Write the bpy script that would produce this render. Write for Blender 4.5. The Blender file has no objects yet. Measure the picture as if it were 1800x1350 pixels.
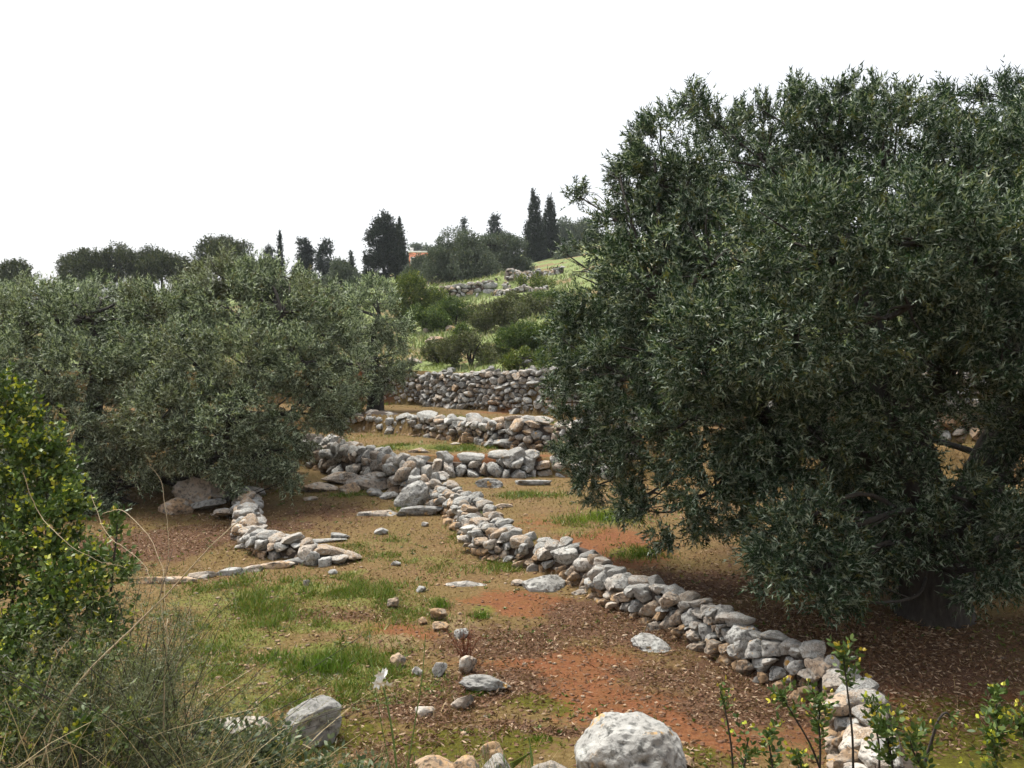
import bpy, bmesh, math, random
import numpy as np
from mathutils import Vector

# ------------------------------------------------------------------ camera, sky, sun, exposure
scene = bpy.context.scene
C = scene.collection
R = math.radians
EYE = np.array((0.0, 0.0, 3.1))
PITCH = R(2.75)                       # looking slightly down
F = 1559.0 / 1800.0                   # focal length over picture width

cam_data = bpy.data.cameras.new('camera')
cam_data.sensor_width = 36.0
cam_data.lens = 36.0 * F
cam_data.clip_start = 0.05
cam_data.clip_end = 3000.0
cam = bpy.data.objects.new('camera', cam_data)
cam.location = EYE
cam.rotation_euler = (R(90) - PITCH, 0, 0)
C.objects.link(cam)
scene.camera = cam

SUN_EL, SUN_AZ = R(63), R(-46)       # azimuth from +Y (view direction), negative = left
world = bpy.data.worlds.new('World')
scene.world = world
world.use_nodes = True
wn = world.node_tree
wn.nodes.clear()
sky = wn.nodes.new('ShaderNodeTexSky')
sky.sky_type = 'NISHITA'
sky.sun_disc = False
sky.sun_elevation = SUN_EL
sky.sun_rotation = SUN_AZ
sky.dust_density = 5.0
cloud = wn.nodes.new('ShaderNodeMixRGB')          # an even white cloud deck over that sky
cloud.inputs[0].default_value = 0.93
cloud.inputs[2].default_value = (1.65, 1.67, 1.70, 1)
bg = wn.nodes.new('ShaderNodeBackground')
bg.inputs[1].default_value = 0.13
wout = wn.nodes.new('ShaderNodeOutputWorld')
wn.links.new(sky.outputs[0], cloud.inputs[1])
wn.links.new(cloud.outputs[0], bg.inputs[0])
wn.links.new(bg.outputs[0], wout.inputs[0])

sun_data = bpy.data.lights.new('sun', 'SUN')
sun_data.energy = 1.5
sun_data.angle = R(24)
sun_data.color = (1.0, 0.96, 0.88)
sun = bpy.data.objects.new('sun', sun_data)
sd = Vector((math.sin(SUN_AZ) * math.cos(SUN_EL), math.cos(SUN_AZ) * math.cos(SUN_EL), math.sin(SUN_EL)))
sun.rotation_euler = sd.to_track_quat('Z', 'Y').to_euler()
sun.location = (-20, -10, 40)
C.objects.link(sun)

vs = scene.view_settings
vs.view_transform = 'Standard'
vs.look = 'None'
vs.exposure = 2.3
vs.gamma = 1.0
vs.use_curve_mapping = False
scene.render.engine = 'CYCLES'
cy = scene.cycles
cy.use_denoising = True
cy.max_bounces = 4
cy.diffuse_bounces = 1
cy.glossy_bounces = 2
cy.transmission_bounces = 2
cy.transparent_max_bounces = 4
cy.volume_bounces = 0
cy.use_adaptive_sampling = True
cy.adaptive_threshold = 0.02

rng = np.random.default_rng(7)
random.seed(7)

# ------------------------------------------------------------------ small maths
def sstep(t):
    t = np.clip(t, 0, 1)
    return t * t * (3 - 2 * t)

def vnoise(P, seed=0):
    """value noise, P (N,3) -> 0..1"""
    P = np.asarray(P, float)
    i = np.floor(P).astype(np.int64)
    f = P - i
    f = f * f * (3 - 2 * f)
    def h(dx, dy, dz):
        n = (i[:, 0] + dx) * 374761393 + (i[:, 1] + dy) * 668265263 + (i[:, 2] + dz) * 2147483647 + seed * 974711
        n = (n ^ (n >> 13)) * 1274126177
        n = n ^ (n >> 16)
        return (n & 0xFFFF) / 65535.0
    x, y, z = f[:, 0], f[:, 1], f[:, 2]
    a = h(0,0,0)*(1-x) + h(1,0,0)*x
    b = h(0,1,0)*(1-x) + h(1,1,0)*x
    c = h(0,0,1)*(1-x) + h(1,0,1)*x
    d = h(0,1,1)*(1-x) + h(1,1,1)*x
    return (a*(1-y) + b*y)*(1-z) + (c*(1-y) + d*y)*z

def fbm(P, seed=0, octv=4):
    s, a, t = 0, 1.0, 0
    P = np.asarray(P, float)
    for k in range(octv):
        s = s + a * vnoise(P * (2.03 ** k), seed + 17 * k)
        t += a
        a *= 0.5
    return s / t

def noise2(x, y, sc, seed=0, octv=3):
    x = np.asarray(x, float); y = np.asarray(y, float)
    P = np.stack([x.ravel() * sc, y.ravel() * sc, np.full(x.size, 3.7)], 1)
    return fbm(P, seed, octv).reshape(x.shape)

def unit(v):
    return v / np.maximum(np.linalg.norm(v, axis=-1, keepdims=True), 1e-9)

def randunit(n):
    return unit(rng.normal(size=(n, 3)))

# ------------------------------------------------------------------ the lie of the land (metres)
MAINW = np.array([  # foot of the long diagonal wall: x, y, height, thickness
    (-1.75, 15.5, .26, .5), (-1.45, 14.95, .28, .5), (-1.15, 14.2, .30, .50), (-0.85, 13.2, .32, .60), (-0.48, 11.9, .32, .65), (0.18, 11.4, .33, .50), (0.69, 10.8, .35, .38),
    (0.99, 10.05, .36, .34), (1.52, 9.28, .35, .34), (1.85, 8.65, .36, .34), (2.14, 8.0, .36, .34),
    (2.42, 7.55, .35, .34), (2.56, 7.1, .33, .36), (2.42, 6.45, .30, .38), (2.25, 5.7, .28, .4)])
_o = MAINW[::-1]
def H(x, y):
    x = np.asarray(x, float); y = np.asarray(y, float)
    z = np.interp(y, [-60, -18, -5, 0, 1.5, 3, 4, 4.8, 5.6, 6.2, 9, 12, 15, 17.5], [9.5, 8.5, 1.7, 1.5, 1.48, 1.25, .85, .50, .18, 0, .05, .2, .38, .45])  # rise behind the camera is made up, it blocks low sky light
    # ground held up by the diagonal wall
    xw = np.interp(y, _o[:, 1], _o[:, 0] + _o[:, 3] * .55)
    z = z + .24 * sstep((x - xw) / .22 + .5) * sstep((y - 5.2) / 1.3) * (1 - sstep((y - 13.6) / 3.0))
    yc = np.interp(x, [-30, -9, -4.2, -2.6, -1.9, 0, 2, 5, 9, 30], [19.5, 19.5, 18.6, 17.2, 17.6, 17.6, 17.2, 14.9, 11.9, 11.3])
    y3 = np.interp(x, [-30, -9, -3.8, -2.0, -.9, 0, 1.2, 5, 9, 30], [23.2, 23.2, 22.2, 21.1, 19.9, 19.1, 18.4, 16.2, 13.2, 12.6])
    yt = np.interp(x, [-40, -4, -2.6, -.75, .85, 4, 8.2, 12, 30], [26.2, 26.2, 25.7, 23.6, 22.2, 19.7, 16.2, 14.5, 13])
    z = z + .36 * sstep((y - yc) / .16 + .5) + .45 * sstep((y - y3) / .16 + .5) + .98 * sstep((y - yt) / .2 + .5)
    t = np.maximum(y - yt - .3, 0)
    s = np.clip(.135 + .15 * x / np.maximum(y, 5), .045, .155)
    t2 = np.where(t < 50, t, 50 + (t - 50) * .8)
    t2 = np.where(t > 130, 114 + (t - 130) * 0.05, t2)
    t2 = np.where(t > 260, 120.5 - (t - 260) * .35, t2)
    z = z + t2 * s
    # upper terrace on the hill
    z = z + .85 * sstep((y - 50) / .5 + .5) * (1 - sstep((y - 52) / 14)) * sstep((x + 7) / 2) * (1 - sstep((x + 0.5) / 2))
    bump = (noise2(x, y, .55, 3) - .5) * .10 + (noise2(x, y, 2.4, 5) - .5) * .035
    hillb = (noise2(x, y, .16, 9) - .5) * .9
    z = z + bump * (1 - .0 * y) + hillb * sstep((y - yt - 1) / 8)
    return z

def H1(x, y):
    return float(H(np.array([x]), np.array([y]))[0])

def ray(px, py):
    u, v = (px - 900) / 1559.0, (675 - py) / 1559.0
    c, s = math.cos(PITCH), math.sin(PITCH)
    return np.array((u, c + v * s, -s + v * c))      # forward + u*right + v*up

def at(px, py, d):
    """point on the sight line through a picture point, d metres out"""
    r = ray(px, py)
    return EYE + r * (d / r[1])

_ys = np.concatenate([np.linspace(2.5, 30, 1400), np.linspace(30, 160, 900)])
def ground(px, py):
    r = ray(px, py)
    k = _ys / r[1]
    z = EYE[2] + r[2] * k
    h = H(r[0] * k, _ys)
    i = np.argmax(z < h)
    if z[i] >= h[i]:
        i = len(_ys) - 1
    y = _ys[i]
    return np.array((r[0] * k[i], y, h[i]))

# ------------------------------------------------------------------ mesh and object helpers
WORLD_LOC = {}
def tag(o, label=None, cat=None, group=None, kind=None):
    if label: o['label'] = label
    if cat: o['category'] = cat
    if group: o['group'] = group
    if kind: o['kind'] = kind
    elif cat: o['kind'] = 'thing'
    return o

def empty(name, loc):
    o = bpy.data.objects.new(name, None)
    o.empty_display_size = .1
    o.location = tuple(float(v) for v in loc)
    C.objects.link(o)
    WORLD_LOC[o] = np.array(loc, float)
    return o

def link(name, me, parent=None, loc=(0, 0, 0)):
    o = bpy.data.objects.new(name, me)
    loc = np.array(loc, float)
    WORLD_LOC[o] = loc
    if parent is not None:
        o.parent = parent
        loc = loc - WORLD_LOC[parent]
    o.location = tuple(loc)
    C.objects.link(o)
    return o

def mesh_np(name, V, Fc, mat, col=None, smooth=False):
    """V (N,3), Fc (M,k) all the same k, col (N,3) point colours"""
    me = bpy.data.meshes.new(name)
    V = np.asarray(V, np.float32); Fc = np.asarray(Fc, np.int32)
    n, m, k = len(V), len(Fc), Fc.shape[1]
    me.vertices.add(n)
    me.vertices.foreach_set('co', V.ravel())
    me.loops.add(m * k)
    me.loops.foreach_set('vertex_index', Fc.ravel())
    me.polygons.add(m)
    me.polygons.foreach_set('loop_start', np.arange(0, m * k, k, dtype=np.int32))
    me.polygons.foreach_set('loop_total', np.full(m, k, np.int32))
    if smooth:
        me.polygons.foreach_set('use_smooth', np.ones(m, bool))
    if col is not None:
        a = me.color_attributes.new('tint', 'FLOAT_COLOR', 'POINT')
        col = np.asarray(col, np.float32)
        if col.shape[1] == 3:
            col = np.concatenate([col, np.ones((n, 1), np.float32)], 1)
        a.data.foreach_set('color', col.ravel())
    me.update(calc_edges=True)
    if mat is not None:
        me.materials.append(mat)
    return me

class Geo:
    """collects arrays of equal-sided faces"""
    def __init__(s): s.V, s.F, s.C, s.n = [], [], [], 0
    def add(s, V, Fc, col=None):
        s.V.append(V); s.F.append(np.asarray(Fc) + s.n); s.n += len(V)
        if col is not None: s.C.append(np.broadcast_to(col, (len(V), 3)))
    def make(s, name, mat, parent=None, loc=(0, 0, 0), smooth=False):
        V = np.concatenate(s.V) - np.array(loc)
        col = np.concatenate(s.C) if s.C else None
        return link(name, mesh_np(name, V, np.concatenate(s.F), mat, col, smooth), parent, loc)

def tube(g, P, rad, sides=7, wob=0.0, seed=0, col=None):
    """tapered tube through points P with radii rad"""
    P = np.asarray(P, float); rad = np.broadcast_to(np.asarray(rad, float), (len(P),))
    T = unit(np.gradient(P, axis=0))
    ref = np.where(np.abs(T[:, 2:3]) > .9, np.array([[1., 0, 0]]), np.array([[0, 0, 1.]]))
    A = unit(np.cross(T, ref)); B = np.cross(T, A)
    th = np.linspace(0, 2 * np.pi, sides, endpoint=False)
    ring = P[:, None] + rad[:, None, None] * (np.cos(th)[None, :, None] * A[:, None] + np.sin(th)[None, :, None] * B[:, None])
    if wob:
        q = ring.reshape(-1, 3)
        k = 1 + wob * (fbm(q * 5.0, seed, 3) - .5) * 2
        ring = P[:, None] + (ring - P[:, None]) * k.reshape(len(P), sides, 1)
    V = ring.reshape(-1, 3)
    n = len(P)
    i = np.arange(n - 1)[:, None] * sides
    j = np.arange(sides)[None]
    Fc = np.stack([i + j, i + (j + 1) % sides, i + sides + (j + 1) % sides, i + sides + j], -1).reshape(-1, 4)
    g.add(V, Fc, col)

def curve(P, n=10):
    """smooth resample of control points (Catmull-Rom), works on any column count"""
    P = np.asarray(P, float)
    Q = np.concatenate([2 * P[:1] - P[1:2], P, 2 * P[-1:] - P[-2:-1]])
    out = []
    for k in range(len(P) - 1):
        a, b, c, d = Q[k:k + 4]
        t = np.linspace(0, 1, n, endpoint=False)[:, None]
        out.append(.5 * (2 * b + (c - a) * t + (2 * a - 5 * b + 4 * c - d) * t ** 2 + (3 * b - a - 3 * c + d) * t ** 3))
    out.append(P[-1:])
    return np.concatenate(out)

# ------------------------------------------------------------------ materials
def nt(name):
    m = bpy.data.materials.new(name)
    m.use_nodes = True
    t = m.node_tree
    t.nodes.clear()
    out = t.nodes.new('ShaderNodeOutputMaterial')
    return m, t, out

def N(t, kind, **inp):
    n = t.nodes.new(kind)
    for k, v in inp.items():
        if k.startswith('_'):
            setattr(n, k[1:], v)
        else:
            n.inputs[k].default_value = v
    return n

def ramp(t, fac, stops):
    r = t.nodes.new('ShaderNodeValToRGB')
    e = r.color_ramp.elements
    while len(e) > 1: e.remove(e[-1])
    e[0].position = stops[0][0]
    e[0].color = tuple(stops[0][1]) + (1,) if len(stops[0][1]) == 3 else stops[0][1]
    for p, c in stops[1:]:
        x = e.new(p)
        x.color = tuple(c) + (1,)
    t.links.new(fac, r.inputs[0])
    return r.outputs[0]

def mixc(t, fac, a, b, mode='MIX'):
    m = t.nodes.new('ShaderNodeMixRGB')
    m.blend_type = mode
    for s, v in ((0, fac), (1, a), (2, b)):
        if hasattr(v, 'links') or hasattr(v, 'is_linked'):
            t.links.new(v, m.inputs[s])
        elif s == 0:
            m.inputs[0].default_value = v
        else:
            m.inputs[s].default_value = tuple(v) + (1,)
    return m.outputs[0]

def g3(v): return (v, v, v)

def leaf_mat(name, trans=.15, rough=.45, spec=.26):
    m, t, out = nt(name)
    a = N(t, 'ShaderNodeAttribute', _attribute_name='tint')
    p = N(t, 'ShaderNodeBsdfPrincipled', Roughness=rough)
    p.inputs['Specular IOR Level'].default_value = spec
    t.links.new(a.outputs['Color'], p.inputs['Base Color'])
    if trans > 0:
        tr = N(t, 'ShaderNodeBsdfTranslucent')
        br = mixc(t, 1.0, a.outputs['Color'], (1.25, 1.35, .6), 'MULTIPLY')
        t.links.new(br, tr.inputs[0])
        mx = N(t, 'ShaderNodeMixShader', Fac=trans)
        t.links.new(p.outputs[0], mx.inputs[1]); t.links.new(tr.outputs[0], mx.inputs[2])
        t.links.new(mx.outputs[0], out.inputs[0])
    else:
        t.links.new(p.outputs[0], out.inputs[0])
    return m

M_LEAF = leaf_mat('leaf')
M_FAR = leaf_mat('far_leaf', .12, .6, .2)
M_DRY = leaf_mat('dry_plant', .15, .7, .15)

def bark_mat():
    m, t, out = nt('bark')
    tc = N(t, 'ShaderNodeTexCoord')
    mp = N(t, 'ShaderNodeMapping'); mp.inputs['Scale'].default_value = (9, 9, 2.2)
    t.links.new(tc.outputs['Object'], mp.inputs[0])
    n = N(t, 'ShaderNodeTexNoise', Scale=2.0, Detail=6.0, Roughness=.65)
    t.links.new(mp.outputs[0], n.inputs['Vector'])
    c = ramp(t, n.outputs[0], [(.3, (.012, .010, .008)), (.55, (.038, .032, .026)), (.75, (.085, .076, .064))])  # darker than real bark: deep shade under the crown put into the colour
    p = N(t, 'ShaderNodeBsdfPrincipled', Roughness=.9)
    t.links.new(c, p.inputs['Base Color'])
    b = N(t, 'ShaderNodeBump', Strength=.8, Distance=.03)
    t.links.new(n.outputs[0], b.inputs['Height']); t.links.new(b.outputs[0], p.inputs['Normal'])
    t.links.new(p.outputs[0], out.inputs[0])
    return m
M_BARK = bark_mat()

def stone_mat(name, warm=0.0, lichen=.35, scale=1.0, base=.40, orange=.5):
    """weathered grey limestone; warm = share of iron-stained ochre"""
    m, t, out = nt(name)
    tc = N(t, 'ShaderNodeTexCoord')
    oi = N(t, 'ShaderNodeObjectInfo')
    off = N(t, 'ShaderNodeVectorMath', _operation='MULTIPLY_ADD')
    t.links.new(oi.outputs['Random'], off.inputs[0]); off.inputs[1].default_value = (31, 17, 23)
    t.links.new(tc.outputs['Object'], off.inputs[2])
    v = off.outputs[0]
    def noise(s, d=5.0, r=.6):
        n = N(t, 'ShaderNodeTexNoise', Scale=s * scale, Detail=d, Roughness=r)
        t.links.new(v, n.inputs['Vector'])
        return n.outputs[0]
    n1, n2, n3 = noise(5, 6), noise(28, 4, .7), noise(2.2, 2)
    b = base
    c = ramp(t, n1, [(.28, (b*.48, b*.46, b*.43)), (.45, (b*.88, b*.86, b*.81)), (.62, (b*1.08, b*1.06, b*1.0)), (.78, (b*1.4, b*1.39, b*1.34))])
    # warm, iron-stained stone
    wr = N(t, 'ShaderNodeMath', _operation='ADD'); t.links.new(oi.outputs['Random'], wr.inputs[0]); wr.inputs[1].default_value = warm - .5
    wn_ = N(t, 'ShaderNodeMath', _operation='MULTIPLY'); t.links.new(n3, wn_.inputs[0]); wn_.inputs[1].default_value = .9
    wa = N(t, 'ShaderNodeMath', _operation='ADD', _use_clamp=True); t.links.new(wr.outputs[0], wa.inputs[0]); t.links.new(wn_.outputs[0], wa.inputs[1])
    wf = ramp(t, wa.outputs[0], [(.30, g3(0)), (.95, g3(.85))])
    c = mixc(t, wf, c, mixc(t, n2, (.22, .115, .045), (.40, .265, .14)))
    # per-stone brightness
    br = ramp(t, oi.outputs['Random'], [(0, g3(.78)), (.5, g3(1.0)), (1, g3(1.15))])
    c = mixc(t, 1.0, c, br, 'MULTIPLY')
    # dark lichen speckle, pale crust, little orange rosettes
    c = mixc(t, ramp(t, n2, [(.38, g3(.85)), (.50, g3(0))]), c, (.075, .075, .07))
    pale = noise(11, 3, .5)
    c = mixc(t, ramp(t, pale, [(.55, g3(0)), (.66, g3(lichen))]), c, (.50, .51, .485))
    orn = noise(9, 4, .7)
    on2 = noise(1.7, 2)
    om = N(t, 'ShaderNodeMath', _operation='MULTIPLY')
    t.links.new(ramp(t, orn, [(.60, g3(0)), (.66, g3(.75))]), om.inputs[0]); t.links.new(ramp(t, on2, [(orange, g3(0)), (orange + .1, g3(1))]), om.inputs[1])
    c = mixc(t, om.outputs[0], c, (.50, .27, .05))
    p = N(t, 'ShaderNodeBsdfPrincipled', Roughness=.92)
    p.inputs['Specular IOR Level'].default_value = .2
    t.links.new(c, p.inputs['Base Color'])
    vo = N(t, 'ShaderNodeTexVoronoi', Scale=16 * scale)
    t.links.new(v, vo.inputs['Vector'])
    pit = ramp(t, vo.outputs['Distance'], [(.10, g3(0)), (.35, g3(1))])
    hsum = mixc(t, .35, n1, n2)
    hh = mixc(t, .25, hsum, pit)
    bu = N(t, 'ShaderNodeBump', Strength=1.0, Distance=.035 / scale)
    t.links.new(hh, bu.inputs['Height']); t.links.new(bu.outputs[0], p.inputs['Normal'])
    t.links.new(p.outputs[0], out.inputs[0])
    return m
M_STONE = stone_mat('limestone', -.08, .45, 1.0, .41)
M_STONE_W = stone_mat('stained_limestone', .46, .2, 1.0, .32)
M_STONE_G = stone_mat('grey_limestone', -.2, .4, 1.0, .39)
M_ROCK = stone_mat('bedrock_limestone', -.05, .5, .55, .36)
M_BOULDER = stone_mat('boulder_limestone', -.12, .35, .5, .31, .40)

def ground_mat():
    m, t, out = nt('terra_rossa_ground')
    a = N(t, 'ShaderNodeAttribute', _attribute_name='tint')      # R red soil, G green, B leaf litter plus painted shade
    a2 = N(t, 'ShaderNodeAttribute', _attribute_name='tint2')    # R moss, G hill grass, B pale dry grass
    s1 = N(t, 'ShaderNodeSeparateColor'); t.links.new(a.outputs['Color'], s1.inputs[0])
    s2 = N(t, 'ShaderNodeSeparateColor'); t.links.new(a2.outputs['Color'], s2.inputs[0])
    tc = N(t, 'ShaderNodeTexCoord')
    def noise(s, d=4.0, r=.6):
        n = N(t, 'ShaderNodeTexNoise', Scale=s, Detail=d, Roughness=r)
        t.links.new(tc.outputs['Object'], n.inputs['Vector'])
        return n.outputs[0]
    fine, mid, big, tiny = noise(26, 5, .7), noise(6, 5, .65), noise(1.3, 4), noise(90, 3, .7)
    def mask(src, lo=.40, hi=.56, amt=.95, top=1.0):
        # mask broken up by noise
        q = N(t, 'ShaderNodeMath', _operation='MULTIPLY_ADD'); t.links.new(mid, q.inputs[0]); q.inputs[1].default_value = amt; q.inputs[2].default_value = -amt / 2
        q2 = N(t, 'ShaderNodeMath', _operation='MULTIPLY_ADD'); t.links.new(fine, q2.inputs[0]); q2.inputs[1].default_value = amt; t.links.new(q.outputs[0], q2.inputs[2])
        q3 = N(t, 'ShaderNodeMath', _operation='ADD'); t.links.new(src, q3.inputs[0]); t.links.new(q2.outputs[0], q3.inputs[1])
        q4 = N(t, 'ShaderNodeMath', _operation='SUBTRACT', _use_clamp=True); t.links.new(q3.outputs[0], q4.inputs[0]); q4.inputs[1].default_value = amt / 2
        return ramp(t, q4.outputs[0], [(lo, g3(0)), (hi, g3(top))])
    dry = ramp(t, fine, [(.25, (.048, .024, .011)), (.43, (.108, .064, .029)), (.60, (.175, .113, .054)), (.8, (.30, .22, .125))])
    dry = mixc(t, ramp(t, big, [(.35, g3(0)), (.7, g3(.7))]), dry, mixc(t, fine, (.070, .054, .016), (.165, .125, .040)))
    soil = ramp(t, fine, [(.25, (.060, .022, .011)), (.5, (.145, .056, .025)), (.75, (.24, .11, .052))])
    soil = mixc(t, ramp(t, mid, [(.4, g3(0)), (.75, g3(.6))]), soil, (.17, .088, .030))
    green = ramp(t, fine, [(.25, (.04, .055, .010)), (.5, (.095, .13, .022)), (.75, (.16, .19, .04))])
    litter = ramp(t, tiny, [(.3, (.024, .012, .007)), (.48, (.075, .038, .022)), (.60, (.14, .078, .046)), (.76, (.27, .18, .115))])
    moss = ramp(t, fine, [(.3, (.035, .030, .006)), (.6, (.085, .080, .010)), (.8, (.15, .14, .02))])
    hill = ramp(t, mid, [(.28, (.06, .085, .028)), (.5, (.14, .175, .062)), (.7, (.25, .27, .12))])
    pale = ramp(t, fine, [(.3, (.10, .070, .032)), (.6, (.19, .14, .070)), (.8, (.30, .24, .13))])
    c = mixc(t, mask(s1.outputs[0]), dry, soil)
    c = mixc(t, mask(s2.outputs[1], .3, .7), c, hill)
    c = mixc(t, mask(s2.outputs[2]), c, pale)
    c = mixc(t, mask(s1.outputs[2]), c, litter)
    c = mixc(t, mask(s2.outputs[0]), c, moss)
    c = mixc(t, mask(s1.outputs[1], .42, .72, 1.0, .6), c, green)
    # pebbles of limestone
    vo = N(t, 'ShaderNodeTexVoronoi', Scale=7.0); t.links.new(tc.outputs['Object'], vo.inputs['Vector'])
    pf = ramp(t, vo.outputs['Distance'], [(.06, g3(.8)), (.09, g3(0))])
    c = mixc(t, pf, c, (.24, .18, .13))
    p = N(t, 'ShaderNodeBsdfPrincipled', Roughness=.95)
    p.inputs['Specular IOR Level'].default_value = .12
    t.links.new(c, p.inputs['Base Color'])
    bu = N(t, 'ShaderNodeBump', Strength=.9, Distance=.035)
    t.links.new(mixc(t, .45, mid, fine), bu.inputs['Height'])
    bu2 = N(t, 'ShaderNodeBump', Strength=.6, Distance=.012)
    t.links.new(tiny, bu2.inputs['Height']); t.links.new(bu.outputs[0], bu2.inputs['Normal'])
    t.links.new(bu2.outputs[0], p.inputs['Normal'])
    t.links.new(p.outputs[0], out.inputs[0])
    return m
M_GROUND = ground_mat()

def plain(name, c, rough=.85):
    m, t, out = nt(name)
    tc = N(t, 'ShaderNodeTexCoord')
    n = N(t, 'ShaderNodeTexNoise', Scale=3.0, Detail=5.0); t.links.new(tc.outputs['Object'], n.inputs['Vector'])
    col = ramp(t, n.outputs[0], [(.3, tuple(v * .75 for v in c)), (.7, tuple(min(1, v * 1.15) for v in c))])
    p = N(t, 'ShaderNodeBsdfPrincipled', Roughness=rough)
    t.links.new(col, p.inputs['Base Color']); t.links.new(p.outputs[0], out.inputs[0])
    return m
M_CORE = plain('rubble_fill', (.055, .038, .026))
M_EARTH = plain('earth_clod', (.13, .062, .032))
M_TERRA = plain('terracotta_render', (.55, .20, .11))
M_WHITE = plain('white_render', (.75, .73, .70))
M_TILE = plain('roof_tiles', (.40, .20, .13))
M_GLASS = plain('window_pane', (.04, .05, .06), .15)

# ------------------------------------------------------------------ ground cover patches
_P = {'soil': [], 'green': [], 'litter': [], 'moss': [], 'pale': []}
def patch(kind, px, py, rx, ry, s=1.0):
    g = ground(px, py)
    _P[kind].append((g[0], g[1], rx, ry, s))
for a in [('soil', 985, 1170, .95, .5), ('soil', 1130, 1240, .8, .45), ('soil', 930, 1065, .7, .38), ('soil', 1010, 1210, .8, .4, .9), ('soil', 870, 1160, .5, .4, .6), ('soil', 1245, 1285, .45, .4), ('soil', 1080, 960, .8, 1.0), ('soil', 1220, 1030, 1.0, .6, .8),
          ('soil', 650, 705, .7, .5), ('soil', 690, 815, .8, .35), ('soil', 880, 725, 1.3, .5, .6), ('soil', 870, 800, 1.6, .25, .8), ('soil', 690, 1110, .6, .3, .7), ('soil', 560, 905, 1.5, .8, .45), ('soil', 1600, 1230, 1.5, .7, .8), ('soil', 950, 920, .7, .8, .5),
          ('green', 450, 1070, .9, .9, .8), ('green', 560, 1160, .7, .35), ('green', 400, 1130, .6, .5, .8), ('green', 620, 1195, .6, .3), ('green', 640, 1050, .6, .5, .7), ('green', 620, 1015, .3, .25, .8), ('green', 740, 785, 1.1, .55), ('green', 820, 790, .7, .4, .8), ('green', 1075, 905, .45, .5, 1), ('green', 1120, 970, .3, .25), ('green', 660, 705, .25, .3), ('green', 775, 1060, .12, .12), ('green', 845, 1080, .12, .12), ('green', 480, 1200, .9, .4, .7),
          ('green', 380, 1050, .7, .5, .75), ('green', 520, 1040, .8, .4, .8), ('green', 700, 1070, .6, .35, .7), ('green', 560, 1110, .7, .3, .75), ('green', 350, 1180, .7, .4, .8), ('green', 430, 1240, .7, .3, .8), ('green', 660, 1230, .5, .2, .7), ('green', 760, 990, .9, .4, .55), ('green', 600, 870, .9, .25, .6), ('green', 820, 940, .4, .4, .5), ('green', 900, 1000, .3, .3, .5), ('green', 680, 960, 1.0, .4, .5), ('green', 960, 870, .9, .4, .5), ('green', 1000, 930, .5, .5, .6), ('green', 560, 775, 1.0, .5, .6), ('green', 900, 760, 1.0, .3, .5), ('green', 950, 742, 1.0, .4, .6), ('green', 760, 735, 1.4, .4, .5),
          ('litter', 330, 945, 1.3, .9, .9), ('litter', 240, 960, 1.2, .8, .9), ('litter', 480, 930, .9, .6, .7), ('litter', 880, 1130, .7, .5), ('litter', 1150, 1120, .7, .45), ('litter', 860, 1210, .55, .45), ('litter', 1060, 1080, .6, .5), ('litter', 1300, 1240, .6, .4), ('litter', 1010, 1115, .9, .3, .75), ('litter', 1250, 1030, 1.2, .7, .75), ('litter', 740, 1250, .6, .35, .9), ('litter', 700, 1330, .5, .25), ('litter', 1500, 1150, 2.2, 1.4, .8), ('litter', 1180, 1180, .6, .3, .8), ('litter', 950, 1290, .6, .15, .8), ('litter', 600, 1080, .8, .3, .6), ('litter', 570, 900, 1.6, 1.0, .55),  # first three litter patches also paint the shade under the left olive
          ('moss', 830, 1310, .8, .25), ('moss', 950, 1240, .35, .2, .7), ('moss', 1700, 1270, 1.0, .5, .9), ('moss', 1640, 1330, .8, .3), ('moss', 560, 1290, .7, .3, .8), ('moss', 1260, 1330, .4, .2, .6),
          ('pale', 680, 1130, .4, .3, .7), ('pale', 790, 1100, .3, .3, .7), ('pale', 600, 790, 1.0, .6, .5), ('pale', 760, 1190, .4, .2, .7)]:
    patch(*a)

def cover(kind, x, y):
    m = np.zeros_like(x)
    wx = (noise2(x, y, 1.1, 31) - .5) * .7
    wy = (noise2(x, y, 1.1, 37) - .5) * .7
    for (cx, cy, rx, ry, s) in _P[kind]:
        q = ((x + wx - cx) / rx) ** 2 + ((y + wy - cy) / ry) ** 2
        m = np.maximum(m, s * np.exp(-q * .8))
    return m

def hillmask(x, y):
    yt = np.interp(x, [-40, -4, -2.6, -.75, .85, 4, 8.2, 12, 30], [26.2, 26.2, 25.7, 23.6, 22.2, 19.7, 16.2, 14.5, 13])
    return sstep((y - yt) / .5)

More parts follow.
